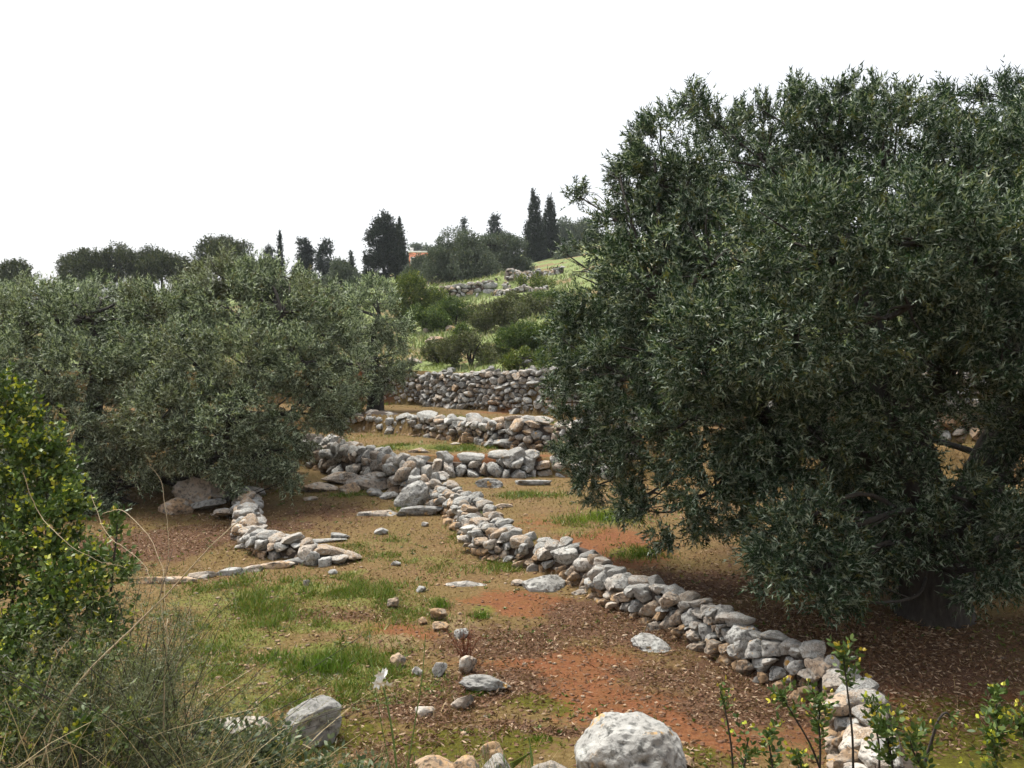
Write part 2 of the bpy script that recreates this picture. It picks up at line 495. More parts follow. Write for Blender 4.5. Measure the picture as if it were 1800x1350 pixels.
# ------------------------------------------------------------------ ground sheet
def build_ground():
    xs = np.concatenate([-np.geomspace(260, 8.2, 60), np.arange(-8, 8.01, .10), np.geomspace(8.2, 260, 50)])
    ys = np.concatenate([-np.geomspace(40, 1, 10), np.arange(0, 5, .25), np.arange(5, 14, .085), np.arange(14, 27, .1), np.geomspace(27.1, 330, 130)])
    X, Y = np.meshgrid(xs, ys)
    Z = H(X, Y)
    V = np.stack([X, Y, Z], -1).reshape(-1, 3)
    nx, ny = len(xs), len(ys)
    i = np.arange(ny - 1)[:, None] * nx; j = np.arange(nx - 1)[None]
    Fc = np.stack([i + j, i + j + 1, i + nx + j + 1, i + nx + j], -1).reshape(-1, 4)
    x, y = X.ravel(), Y.ravel()
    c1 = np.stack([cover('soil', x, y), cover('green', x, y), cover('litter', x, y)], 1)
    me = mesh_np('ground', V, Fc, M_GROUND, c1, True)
    a = me.color_attributes.new('tint2', 'FLOAT_COLOR', 'POINT')
    hm = hillmask(x, y)
    pale = np.maximum(cover('pale', x, y), hm * (noise2(x, y, .35, 71) > .56) * .6)
    c2 = np.stack([cover('moss', x, y), hm, pale, np.ones_like(x)], 1).astype(np.float32)
    a.data.foreach_set('color', c2.ravel())
    tag(link('ground', me), 'red earth and dry grass ground of the terraced olive grove', kind='structure')
build_ground()

# ------------------------------------------------------------------ rocks
_ICO = {}
def ico(k):
    if k not in _ICO:
        bm = bmesh.new()
        bmesh.ops.create_icosphere(bm, subdivisions=k, radius=1)
        bm.verts.ensure_lookup_table()
        _ICO[k] = (np.array([v.co[:] for v in bm.verts]), np.array([[v.index for v in f.verts] for f in bm.faces]))
        bm.free()
    V, Fc = _ICO[k]
    return V.copy(), Fc

def rock_verts(seed, level, dims, planes=13, rough=.10, pits=0, facets=9):
    r_ = np.random.default_rng(seed)
    v, Fc = ico(level)
    n = unit(r_.normal(size=(planes, 3)))
    d = r_.uniform(.62, .98, planes)
    dots = v @ n.T
    rr = np.where(dots > .05, d[None] / np.maximum(dots, .05), 9)
    kk = 28.0
    r = -np.log(np.exp(-kk * np.minimum(rr, 3)).sum(1) + np.exp(-kk * 1.0)) / kk
    p = v * r[:, None]
    for _ in range(facets):                 # broken faces
        m_ = unit(r_.normal(size=3)); q = p @ m_
        c_ = r_.uniform(.56, .88) * q.max()
        p -= np.maximum(q - c_, 0)[:, None] * m_ * .92
    p *= (1 + rough * (fbm(p * 2.1 + seed * 3.1, seed, 4) - .5) * 2)[:, None]
    p *= (1 + rough * .6 * (fbm(p * 7 + seed, seed + 5, 3) - .5) * 2)[:, None]
    for _ in range(pits):
        c = unit(r_.normal(size=3) * np.array((1, 1, .8)))
        w = r_.uniform(.10, .24)
        q = np.linalg.norm(v - c, axis=1) / w
        p *= (1 - r_.uniform(.10, .22) * np.exp(-q ** 2 * 1.5))[:, None]
    p = (p - (p.max(0) + p.min(0)) / 2) / (p.max(0) - p.min(0))
    p *= np.array(dims)
    return p, Fc

ROCKN = [0]
def rock(label, px, py, w, dep, h, mat=None, rotz=None, sink=.3, level=4, tilt=(0, 0), name='limestone_rock', cat='rock', group=None, rough=.12, pits=6, planes=12, d=None, facets=9, seed=None):
    """a loose stone or outcrop standing on the ground at the picture point of its foot"""
    ROCKN[0] += 1
    s = seed or 100 + ROCKN[0] * 7
    g = ground(px, py) if d is None else at(px, py, d)
    V, Fc = rock_verts(s, level, (w, dep, h), planes, rough, pits, facets)
    a = (s * 1.7) % 6.28 if rotz is None else rotz
    tx, ty = tilt
    cx, sx = math.cos(tx), math.sin(tx); cy_, sy = math.cos(ty), math.sin(ty)
    V = V @ np.array(((1, 0, 0), (0, cx, -sx), (0, sx, cx))).T
    V = V @ np.array(((cy_, 0, sy), (0, 1, 0), (-sy, 0, cy_))).T
    V = V @ np.array(((math.cos(a), -math.sin(a), 0), (math.sin(a), math.cos(a), 0), (0, 0, 1))).T
    V[:, 2] += h * (.5 - sink)
    loc = g + np.array((0, dep * .35, 0))
    loc[2] = H1(loc[0], loc[1]) if d is None else g[2]
    o = link(name, mesh_np(name, V, Fc, mat or M_ROCK, None, True), None, loc)
    tag(o, label, cat, group)
    return o

# ------------------------------------------------------------------ dry-stone walls
def clip_poly(poly, n, c):
    """keep the part of a polygon with n.p <= c"""
    out = []
    m = len(poly)
    for i in range(m):
        a, b = poly[i], poly[(i + 1) % m]
        da, db = n[0]*a[0] + n[1]*a[1] - c, n[0]*b[0] + n[1]*b[1] - c
        if da <= 0: out.append(a)
        if (da < 0 < db) or (db < 0 < da):
            k = da / (da - db)
            out.append((a[0] + (b[0] - a[0]) * k, a[1] + (b[1] - a[1]) * k))
    return out

CAPS = {}
def cap_mesh(i, mat):
    if (i, mat.name) not in CAPS:
        V, Fc = rock_verts(900 + i, 4, (1, 1, 1), 12, .14, 4)
        CAPS[(i, mat.name)] = mesh_np('cap_stone', V, Fc, mat, None, False)
    return CAPS[(i, mat.name)]

WALLN = [0]
def dry_wall(name, label, path, cell, mats, side=1, batter=.12, depth=.13, thick=None, aspect=1.35, level=3, big_top=0.0, caps=(.32, .55, .15, .24), cap_mat=None, warm_below=0.0, group=None, ragged=.06, sizevar=.35, protrude=.045, capgap=.1, back=False):
    """path rows: x, y, height[, thickness]; stones fill the near face as parts, big stones cap the top.
    side=+1: face is to the left of the direction of travel"""
    WALLN[0] += 1
    r_ = np.random.default_rng(400 + WALLN[0])
    path = np.array(path, float)
    if path.shape[1] == 3:
        path = np.concatenate([path, np.full((len(path), 1), thick or .4)], 1)
    Q = curve(path, 12)
    seg = np.linalg.norm(np.diff(Q[:, :2], axis=0), axis=1)
    S = np.concatenate([[0], np.cumsum(seg)])
    L = S[-1]
    def pos(s):
        x, y, h, w = (np.interp(s, S, Q[:, k]) for k in range(4))
        e = .12
        tx = np.interp(s + e, S, Q[:, 0]) - np.interp(s - e, S, Q[:, 0])
        ty = np.interp(s + e, S, Q[:, 1]) - np.interp(s - e, S, Q[:, 1])
        k = math.hypot(tx, ty) or 1
        t = np.array((tx / k, ty / k, 0))
        n = np.array((-t[1], t[0], 0)) * side
        return x, y, h, w, t, n
    hs = np.array([np.interp(s, S, Q[:, 2]) for s in np.linspace(0, L, 80)])
    def top(s):
        return np.interp(s, np.linspace(0, L, 80), hs) + ragged * (vnoise(np.stack([np.atleast_1d(s) * 2.1, np.zeros(np.size(s)), np.zeros(np.size(s))], 1), WALLN[0]) - .5) * 2
    # points on the face, relaxed
    area = np.trapz(hs, np.linspace(0, L, 80))
    n_pts = int(area / (cell * cell / aspect))
    smp_s = r_.uniform(0, L, 16000); smp_t = r_.uniform(0, 1, 16000)
    keep = r_.uniform(0, hs.max() * 1.02, 16000) < top(smp_s)
    smp = np.stack([smp_s, smp_t * top(smp_s)], 1)[keep]
    relt = (smp_t)[keep]
    dens = 1.0 / (1 + big_top * (relt - .5) * 2) ** 2
    dens *= np.exp((noise2(smp[:, 0], smp[:, 1], 1 / cell * .5, WALLN[0], 2) - .5) * 2 * sizevar * 2)
    idx = r_.choice(len(smp), n_pts, replace=False, p=dens / dens.sum())
    pts = smp[idx].copy()
    A = np.array((1, aspect))
    for it in range(3):
        dd = ((smp[:, None] - pts[None]) * A) ** 2
        near = dd.sum(-1).argmin(1)
        for k in range(n_pts):
            sel = near == k
            if sel.any():
                wts = dens[sel][:, None]
                pts[k] = pts[k] * .35 + .65 * (smp[sel] * wts).sum(0) / wts.sum()
    root_xy = pos(L / 2)
    root = empty(name, (root_xy[0], root_xy[1], H1(root_xy[0], root_xy[1])))
    tag(root, label, 'stone wall', group)
    foot = {}
    order = np.argsort(-pts[:, 1])
    pw = r_.uniform(-.5, .5, n_pts) * cell * cell * .75      # uneven sizes
    for k in order[:300]:
        p = pts[k]
        v0, Fc = ico(level if pos(p[0])[1] < 9.8 else 3)
        tp = float(top(p[0])[0])
        poly = [(-.9, -p[1] - .05), (.9, -p[1] - .05), (.9, tp + .03 - p[1]), (-.9, tp + .03 - p[1])]
        dq = pts - p
        nb = np.argsort(((dq * A) ** 2).sum(1))[1:16]
        for j in nb:
            q = dq[j]
            # bisector in the stretched metric
            n_ = (q[0], q[1] * aspect * aspect)
            c_ = .5 * (q[0] ** 2 + (q[1] * aspect) ** 2 + pw[k] - pw[j])
            poly = clip_poly(poly, n_, c_)
            if len(poly) < 3: break
        if len(poly) < 3: continue
        poly = np.array(poly)
        ctr = poly.mean(0)
        poly = poly - ctr
        # radial reach of the cell, seen from its middle
        nxt = np.roll(poly, -1, 0)
        e = nxt - poly
        nn = np.stack([e[:, 1], -e[:, 0]], 1)
        nn /= np.maximum(np.linalg.norm(nn, axis=1, keepdims=True), 1e-6)
        dist = (nn * poly).sum(1)
        v = v0
        ang = np.arctan2(v[:, 2], v[:, 0])
        dirs = np.stack([np.cos(ang), np.sin(ang)], 1)
        dots = dirs @ nn.T
        rr = np.where(dots > .02, dist[None] / np.maximum(dots, .02), 9)
        kk = 26.0 / max(.05, np.sqrt(np.abs(dist).mean() ** 2))
        rad = -np.log(np.exp(-kk * np.minimum(rr, 1)).sum(1)) / kk
        rad = np.maximum(rad, .3 * dist.mean()) * r_.uniform(.88, 1.0)
        pl = np.sqrt(v[:, 0] ** 2 + v[:, 2] ** 2)
        plf = pl ** .45
        size = dist.mean()
        dp = depth * r_.uniform(.8, 1.2) * (0.55 + .45 * min(1.6, size / (cell * .42)))
        outp = np.sign(v[:, 1]) * np.abs(v[:, 1]) ** .65 * dp
        # tilt of the outer face
        loc = np.stack([dirs[:, 0] * rad * plf, outp, dirs[:, 1] * rad * plf], 1)
        loc[:, 1] += np.where(outp > 0, (loc[:, 0] * r_.normal(0, .22) + loc[:, 2] * r_.normal(0, .25)), 0)
        for _ in range(8):                  # broken faces
            m_ = unit(r_.normal(size=3) * np.array((1, 1, 1)) + np.array((0, .5, .25)))
            q = loc @ m_
            c_ = r_.uniform(.46, .84) * q.max()
            loc = loc - np.maximum(q - c_, 0)[:, None] * m_ * .97
        sd_ = r_.integers(1, 9999)
        nsc = 1.7 / max(size, .03)
        dsp = (fbm(loc * nsc + sd_, int(sd_), 3) - .5) * 2
        loc += v * (dsp * size * .22)[:, None]
        loc += v * ((fbm(loc * nsc * 3.5 + sd_, int(sd_) + 3, 2) - .5) * size * .18)[:, None]
        cs, ct = p[0] + ctr[0], p[1] + ctr[1]
        x, y, h, w, t, nrm = pos(cs)
        zb = H1(x + nrm[0] * .1, y + nrm[1] * .1)
        c3 = np.array((x, y, zb + ct)) + nrm * (-batter * ct + r_.normal(0, protrude) - depth * .55)
        W = loc[:, 0:1] * t + loc[:, 1:2] * nrm + loc[:, 2:3] * np.array((0, 0, 1.0))
        rel = ct / max(h, .1)
        mi = mats[0]
        if warm_below and rel + r_.normal(0, .14) < warm_below: mi = mats[1]
        link('stone', mesh_np('stone', W, Fc, mi, None, False), root, c3)
    # cap stones, in two rows where the wall is broad
    cm = cap_mat or mats[0]
    for row in range(2):
        s = r_.uniform(0, .15)
        while s < L - .12 and caps:
            l = r_.uniform(caps[0], caps[1])
            hh = r_.uniform(caps[2], caps[3])
            x, y, h, w, t, nrm = pos(min(s + l / 2, L))
            broad = w > .44
            if row and not broad:
                s += l
                continue
            if broad: l *= .7
            across = (.24 if row == 0 else .72) if broad else .45
            zb = H1(x + nrm[0] * .1, y + nrm[1] * .1)
            o = bpy.data.objects.new('cap_stone', cap_mesh(int(r_.integers(0, 14)), cm))
            dpt = min(w * r_.uniform(.6, .95) * (.6 if broad else 1), l * 1.4)
            c3 = np.array((x, y, zb + float(top(min(s + l / 2, L))[0]) + hh * .10)) - nrm * (w * across + batter * h * .8) + np.array((0, 0, r_.normal(0, .02)))
            o.parent = root
            o.location = tuple(c3 - WORLD_LOC[root])
            o.scale = (l * .98, dpt, hh)
            o.rotation_euler = (r_.normal(0, .16), r_.normal(0, .16), math.atan2(t[1], t[0]) + r_.normal(0, .25) + (math.pi if r_.random() < .5 else 0))
            C.objects.link(o)
            s += l * r_.uniform(.82, 1.0) + (r_.uniform(0, capgap) if r_.random() < .4 else 0)
    if back:
        s = 0
        while s < L:
            l = r_.uniform(.2, .34)
            x, y, h, w, t, nrm = pos(min(s + l / 2, L))
            zb = H1(x - nrm[0] * w, y - nrm[1] * w)
            o = bpy.data.objects.new('stone', cap_mesh(int(r_.integers(0, 10)), cm))
            o.parent = root
            o.location = tuple(np.array((x, y, zb + h * r_.uniform(.3, .75))) - nrm * w * .85 - WORLD_LOC[root])
            o.scale = (l * 1.1, .24, max(.13, h * r_.uniform(.5, .8)))
            o.rotation_euler = (r_.normal(0, .2), r_.normal(0, .2), math.atan2(t[1], t[0]) + r_.normal(0, .2))
            C.objects.link(o)
            s += l * .8
    # rubble and earth packed behind the face
    g = Geo()
    ss = np.linspace(0.03, L - .03, max(8, int(L / .2)))
    rows = []
    for s_ in ss:
        x, y, h, w, t, nrm = pos(s_)
        zb = H1(x, y) - .15
        zt = zb + .15 + float(top(s_)[0]) - .05
        pr = np.array((x, y, 0))
        rows.append([pr - nrm * (depth * .75) + (0, 0, zb), pr - nrm * (depth * .75 + batter * h) + (0, 0, zt), pr - nrm * (w * .9 + batter * h) + (0, 0, zt), pr - nrm * (w * .95 + batter * h) + (0, 0, zb)])
    V = np.array(rows).reshape(-1, 3)
    i = np.arange(len(ss) - 1)[:, None] * 4; j = np.arange(4)[None]
    Fq = np.stack([i + j, i + (j + 1) % 4, i + 4 + (j + 1) % 4, i + 4 + j], -1).reshape(-1, 4)
    n_ = (len(ss) - 1) * 4
    Fq = np.concatenate([Fq, [[0, 1, 2, 3], [n_, n_ + 1, n_ + 2, n_ + 3]]])
    g.add(V, Fq)
    g.make('rubble_fill', M_CORE, root, WORLD_LOC[root])
    return root

# long diagonal wall, walked from far to near; its face looks left
dry_wall('dry_stone_wall', 'long low dry stone wall running diagonally towards the right foreground', MAINW, .140, (M_STONE, M_STONE_W), side=-1, batter=.22, depth=.12,
         big_top=.35, caps=(.14, .34, .11, .19), warm_below=.40, ragged=.08, protrude=.04, sizevar=.75, level=4)

# low curved wall in front of the left olive
P_ = []
for px, py, h in [(412, 890, .26), (412, 925, .28), (420, 962, .26), (450, 978, .24), (500, 985, .22), (550, 992, .17), (600, 998, .10)]:
    g = ground(px, py); P_.append((g[0], g[1], h))
dry_wall('curved_stone_wall', 'low curved dry stone wall with a rounded corner under the left olive tree', P_, .155, (M_STONE, M_STONE_W), side=-1, batter=.1, depth=.12, thick=.38, big_top=.2, caps=(.16, .3, .11, .18), warm_below=.12, back=True)

# wall stepping down from the left to the slab heap
P_ = []
for px, py, h in [(470, 812, .40), (548, 822, .48), (585, 838, .50), (640, 850, .46), (690, 868, .46), (735, 882, .30)]:
    g = ground(px, py); P_.append((g[0], g[1], h))
dry_wall('stepped_stone_wall', 'tumbled dry stone wall of large blocks descending above the flat outcrop', P_, .22, (M_STONE, M_STONE_W), side=-1, batter=.12, depth=.15, thick=.5, big_top=.15, caps=(.24, .48, .2, .32), warm_below=.18, ragged=.09)

# cross wall
P_ = []
for px, py, h in [(722, 842, .34), (770, 840, .36), (830, 838, .36), (900, 840, .38), (960, 838, .36), (1020, 836, .34), (1090, 832, .34)]:
    g = ground(px, py); P_.append((g[0], g[1], h))
dry_wall('cross_stone_wall', 'short row of upright grey blocks below the bright green grass patch', P_, .25, (M_STONE_G, M_STONE_W), side=-1, batter=.1, depth=.15, thick=.4, big_top=.35, caps=(.3, .6, .18, .3), aspect=1.1, ragged=.1, warm_below=.05, sizevar=.5)

# second terrace wall
P_ = []
for px, py, h in [(600, 748, .30), (640, 753, .34), (700, 761, .38), (760, 770, .42), (830, 781, .50), (900, 789, .56), (960, 794, .56), (1030, 800, .55), (1110, 806, .55)]:
    g = ground(px, py); P_.append((g[0], g[1], h))
dry_wall('terrace_stone_wall', 'low terrace wall with white capping stones between the tall wall and the grass patch', P_, .165, (M_STONE, M_STONE_W), side=-1, batter=.1, depth=.12, thick=.42, big_top=.15, caps=(.32, .6, .16, .25), warm_below=.22, ragged=.05, level=3)

# tall retaining wall (face nearest the picture's middle), then its run behind the right olive
P_ = [(-4.0, 26.1, .8), (-2.75, 25.55, .88), (-.9, 23.5, 1.02), (.8, 22.1, 1.1), (2.4, 20.8, 1.1)]
dry_wall('retaining_wall', 'tall grey dry stone retaining wall below the green hillside', P_, .195, (M_STONE_G, M_STONE), side=-1, batter=.1, depth=.14, thick=.45, big_top=.0, caps=(.25, .5, .10, .2), ragged=.07, warm_below=.12, level=3, protrude=.025, aspect=1.45)
P_ = [(2.9, 20.45, 1.15), (5.5, 18.3, 1.4), (8.2, 16.0, 1.7), (11, 14.6, 1.8)]
dry_wall('rear_retaining_wall', 'pale high stone wall glimpsed through the leaves behind the right olive', P_, .30, (M_STONE, M_STONE_W), side=-1, batter=.1, depth=.15, thick=.45, caps=(.3, .6, .14, .24), ragged=.08, warm_below=.2, level=3)

# walls up on the hill
P_ = []
for px, py, h in [(768, 530, .8), (800, 530, .85), (835, 531, .85), (862, 530, .75)]:
    g = at(px, py, 49.6); P_.append((g[0], g[1], h))
dry_wall('hill_terrace_wall', 'pale stone terrace wall below the lone olive on the hill', P_, .34, (M_STONE, M_STONE_G), side=-1, batter=.15, depth=.16, thick=.5, caps=(.4, .7, .15, .25), level=3, ragged=.05)
P_ = []
for px, py, h in [(862, 522, .32), (890, 519, .3), (925, 514, .28), (965, 510, .28)]:
    g = ground(px, py); P_.append((g[0], g[1], h))
dry_wall('ruined_hill_wall', 'crumbling stone wall running uphill to the cypresses', P_, .26, (M_STONE, M_STONE_G), side=-1, batter=.2, depth=.12, thick=.4, caps=(.18, .36, .09, .18), level=3, ragged=.15)
P_ = []
for px, py, h in [(868, 498, .3), (900, 494, .36), (940, 489, .36), (985, 482, .36)]:
    g = ground(px, py); P_.append((g[0], g[1], h))
dry_wall('upper_hill_wall', 'grey rubble wall at the foot of the twin cypresses', P_, .30, (M_STONE, M_STONE_G), side=-1, batter=.2, depth=.12, thick=.4, caps=(.2, .4, .10, .2), level=3, ragged=.15)

# ------------------------------------------------------------------ loose rocks and outcrops
def big_boulder():
    v, Fc = ico(6)
    p = np.sign(v) * np.abs(v) ** .86 * np.array((.385, .33, .34))
    p[:, 0] += p[:, 2] * -.10
    for n_, c_ in [((-.72, -.1, .69), .335), ((.66, -.25, .70), .355), ((.05, -.62, .78), .345), ((.04, 0, 1), .295), ((.85, -.5, .1), .395), ((-.85, -.5, .1), .40), ((.2, .7, .7), .36), ((.45, -.8, .35), .40), ((-.3, -.9, -.1), .345)]:
        n_ = unit(np.array(n_)); q = p @ n_
        p = p - np.maximum(q - c_, 0)[:, None] * n_ * .9
    p = p + v * ((fbm(p * 5.5 + 3, 5, 4) - .5) * .085)[:, None]
    p = p + v * ((fbm(p * 22 + 9, 6, 3) - .5) * .022)[:, None]
    r_ = np.random.default_rng(77)
    for k in range(26):                               # solution holes
        c = unit(r_.normal(size=3) * (1, .9, .7) + np.array((0, -.5, .1)))
        w = r_.uniform(.035, .12)
        q = np.linalg.norm(v - c, axis=1) / w
        p = p - v * (np.exp(-q ** 2 * 1.6) * w * r_.uniform(.16, .34))[:, None]
    g = ground(1112, 1372); g = g + np.array((0, .12, 0)); g[2] = H1(g[0], g[1]) + .09
    tag(link('boulder', mesh_np('boulder', p, Fc, M_BOULDER, None, True), None, g), 'large rounded pale limestone boulder with orange lichen in the foreground', 'boulder')
big_boulder()
rock('weathered upright boulder with a dark hole behind the foreground weeds', 540, 1318, .46, .40, .42, M_BOULDER, .4, .2, 5, (.1, .05), 'boulder', 'boulder', None, .14, 9, 13)
rock('long pale stone half hidden in weeds left of the upright boulder', 425, 1300, .42, .26, .16, M_ROCK, .1, .3)
rock('broad white flat outcrop beside the middle of the diagonal wall', 962, 1038, .66, .48, .26, M_ROCK, .3, .55, 5, (.25, .12), 'flat_rock', 'rock')
rock('small grey chunk beside the broad white outcrop', 912, 1030, .2, .14, .1, M_ROCK, .2, .4, 4)
rock('grey ribbed slab lying in leaf litter below the diagonal wall', 1163, 1150, .46, .52, .2, M_STONE_G, .5, .6, 5, (.2, .1), 'flat_rock', 'rock', None, .2, 8)
rock('long holed white stone lying on the near litter', 852, 1222, .46, .2, .17, M_BOULDER, -.15, .15, 5, (0, .05), 'limestone_rock', 'rock', None, .2, 9)
rock('knobbly pale stone below the long holed stone', 812, 1248, .2, .16, .13, M_BOULDER, .3, .15, 4, pits=9)
rock('pale stone sunk beside the weeds near the flower stalks', 746, 1262, .17, .14, .10, M_ROCK, .1, .2, 4)
rock('two-tone pointed stone at the near left end of the loose stones', 698, 1176, .15, .14, .14, M_BOULDER, .8, .15, 4)
rock('smallest pinkish stone in the near scatter', 733, 1188, .10, .09, .09, M_ROCK, .5, .15, 4)
rock('rough grey cube-like stone in the middle of the near scatter', 772, 1190, .15, .14, .15, M_STONE_G, .2, .15, 4, pits=8)
rock('tilted wedge-shaped grey stone beside the red dry plant', 818, 1184, .19, .11, .20, M_STONE_G, .7, .2, 4, (.2, .5), planes=8)
rock('round pale stone at the head of the loose stones', 770, 1092, .19, .17, .16, M_BOULDER, .2, .15, 4)
rock('small ochre stone left of the round pale stone', 743, 1099, .11, .1, .09, M_STONE_W, .9, .2, 4)
rock('reddish stone just below the round pale stone', 774, 1110, .18, .13, .11, M_STONE_W, .1, .2, 4)
rock('pale angular stone above the red dry plant', 812, 1124, .16, .12, .11, M_ROCK, .6, .2, 4)
rock('mottled round stone alone in the upper near grass', 690, 1070, .15, .13, .13, M_BOULDER, .3, .15, 4)
rock('pale stone at the left end of the thin rock ledge', 740, 1042, .12, .1, .08, M_ROCK, .3, .2, 4)
rock('thin flat ledge of bedrock in the near field', 820, 1031, .55, .14, .08, M_ROCK, .06, .5, 4, name='rock_ledge')
rock('small white stone right of the curved wall end', 695, 995, .14, .11, .07, M_ROCK, .3, .2, 4)
rock('tiny white pointed stone in the grass', 538, 1030, .08, .06, .09, M_ROCK, .3, .2, 3)
rock('tumbled stone lying at the free end of the curved wall', 583, 1010, .12, .1, .07, M_ROCK, .6, .2, 4)
rock('white block on the bare ground above the curved wall', 597, 948, .28, .16, .11, M_ROCK, .15, .25, 4)
rock('lone small white block in the middle of the dry field', 669, 940, .22, .16, .12, M_ROCK, .35, .25, 4)
rock('smallest stone near the slab heap on the dry field', 747, 926, .12, .1, .08, M_ROCK, .2, .2, 3)
# low kerb of half-buried stones left
for k, (px, py, w) in enumerate([(290, 1026, .75), (352, 1018, .38), (400, 1012, .4), (437, 1006, .32), (482, 1000, .5), (520, 993, .45)]):
    rock(['leftmost long pale stone of the buried kerb line in the left field', 'white flat-topped stone second from the left in the buried kerb line', 'thin stone third from the left in the buried kerb line', 'bright pointed stone fourth from the left in the buried kerb line', 'fifth long stone of the buried kerb line', 'last kerb stone against the end of the curved wall'][k],
         px, py, w, .16, .13, M_ROCK, .12, .4, 4, name='kerb_stone', cat='rock', group='half-buried kerb stones')
rock('ridge of buried rock running right from the curved wall', 560, 955, .8, .16, .1, M_ROCK, .3, .5, 4, name='rock_ledge')
# slab heap where the walls meet
rock('grey slab lying on top of the heap where the walls meet', 752, 868, .8, .5, .16, M_STONE, .2, -.9, 5, (.05, -.18), 'stone_slab')
rock('large tilted pointed slab leaning against the heap', 722, 893, .62, .35, .42, M_STONE, .5, .15, 5, (.1, -.45), 'stone_slab', planes=9)
rock('long low bluish rock in front of the wall junction', 738, 906, .78, .28, .2, M_BOULDER, .12, .3, 5, name='long_rock')
rock('thin tan ledge left of the long bluish rock', 662, 907, .75, .22, .12, M_ROCK, .08, .45, 5, name='rock_ledge')
rock('rounded grey stone under the slab heap', 785, 888, .24, .2, .2, M_STONE, .4, .1, 4)
rock('small dark-based stone between slab and tilted slab', 757, 884, .22, .18, .2, M_STONE_G, .4, .1, 4)
rock('flat capping stone behind the slab heap', 735, 850, .5, .3, .16, M_STONE, .2, -.5, 4)
rock('round-backed pale rock below the flat outcrop', 658, 873, .32, .24, .18, M_BOULDER, .1, .25, 5)
rock('small grey stone left of the tilted slab', 683, 878, .34, .2, .16, M_STONE_G, .2, .2, 4)
# flat outcrop under the stepped wall
rock('big smooth pink-grey outcrop under the stepped wall', 645, 862, .95, .5, .40, M_ROCK, .1, .25, 5, (.1, 0), 'outcrop', 'outcrop')
rock('flat topped shelf rock left of the pink-grey outcrop', 598, 852, .8, .5, .30, M_STONE, .1, .25, 5, (.05, -.1), 'outcrop', 'outcrop')
rock('low spreading rock at the left foot of the outcrop', 560, 865, .75, .4, .24, M_ROCK, .2, .35, 5, name='outcrop', cat='outcrop')
rock('narrow leaning rock at the foot of the shelf rock', 612, 868, .4, .25, .24, M_ROCK, .5, .25, 4)
rock('small flat rock near the hanging olive branch', 545, 880, .25, .15, .1, M_ROCK, .1, .35, 4)
rock('big block standing at the upper end of the stepped wall', 575, 832, .4, .35, .52, M_STONE_W, .2, .1, 5, planes=10)
rock('upright white block on top of the upper end of the stepped wall', 580, 803, .34, .3, .3, M_STONE, .4, -.3, 5, planes=10)
# terrace rocks
rock('flat white rock in the bright green grass patch', 735, 796, .46, .25, .14, M_BOULDER, .1, .3, 5)
rock('largest pale rock sloping from the terrace wall foot', 895, 788, .75, .4, .3, M_BOULDER, .3, .3, 5, (0, .15), 'outcrop', 'outcrop')
rock('smaller slanting rock left of the largest terrace rock', 868, 786, .5, .3, .26, M_BOULDER, .5, .25, 5, (0, -.2), 'outcrop', 'outcrop')
rock('tan block leaning on the terrace wall', 820, 780, .26, .2, .30, M_STONE_W, .3, .15, 4)
rock('white chip on the terrace left of the leaning block', 800, 782, .24, .14, .06, M_ROCK, .1, .3, 3)
rock('double-humped white rock below the cross wall', 860, 858, .52, .3, .22, M_BOULDER, .1, .25, 5)
rock('long flat white rock right of the double-humped rock', 938, 853, .7, .24, .14, M_BOULDER, .15, .35, 5, name='flat_rock')
rock('small flat white rock beside the top of the diagonal wall', 885, 893, .3, .18, .09, M_ROCK, .3, .35, 4)
rock('white slab at the foot of the tall wall', 890, 724, .65, .3, .14, M_BOULDER, .05, .3, 4)
rock('second white slab at the right foot of the tall wall', 945, 727, .6, .3, .14, M_BOULDER, .1, .3, 4)
rock('mossy pale rock at the left foot of the tall wall', 662, 708, .6, .4, .32, M_BOULDER, .2, .25, 4)
rock('grey rock left of the mossy pale rock', 640, 700, .5, .4, .45, M_ROCK, .2, .2, 4)
rock('tan flat stone at the left foot of the terrace wall', 628, 757, .3, .2, .16, M_STONE_W, .2, .25, 4)
rock('flat pale stone by the olive skirt on the upper terrace', 605, 760, .3, .15, .08, M_ROCK, .2, .3, 4)
rock('top grey stone heaped on the tall wall crest', 905, 652, .5, .35, .3, M_STONE_G, .2, -.3, 4)
rock('right-hand grey stone heaped on the tall wall crest', 928, 652, .34, .3, .24, M_STONE_G, .6, -.3, 4)
# outcrop under the left olive
rock('tall white outcrop boulder under the left olive', 345, 895, .85, .6, .62, M_BOULDER, .3, .15, 5, (0, -.2), 'outcrop', 'outcrop', None, .18, 9)
rock('grey boulder leaning on the white outcrop', 305, 905, .6, .4, .30, M_ROCK, .1, .2, 5, name='outcrop', cat='outcrop')
rock('overhanging grey slab beside the curved wall top', 362, 905, .6, .4, .16, M_ROCK, .15, -.4, 5, (0, -.1), 'stone_slab')
rock('dark lower slab under the overhanging slab', 395, 915, .5, .35, .14, M_STONE_G, .2, -.2, 4, name='stone_slab')
rock('rounded stone above the curved wall top', 385, 885, .4, .3, .3, M_ROCK, .3, .1, 4)
rock('sunlit white rock on the terrace seen under the olive skirt', 452, 842, .75, .4, .30, M_BOULDER, .4, .2, 5, (0, -.2))
rock('pale rounded rock between the curved wall and the sunlit rock', 440, 872, .5, .3, .22, M_ROCK, .1, .3, 4)
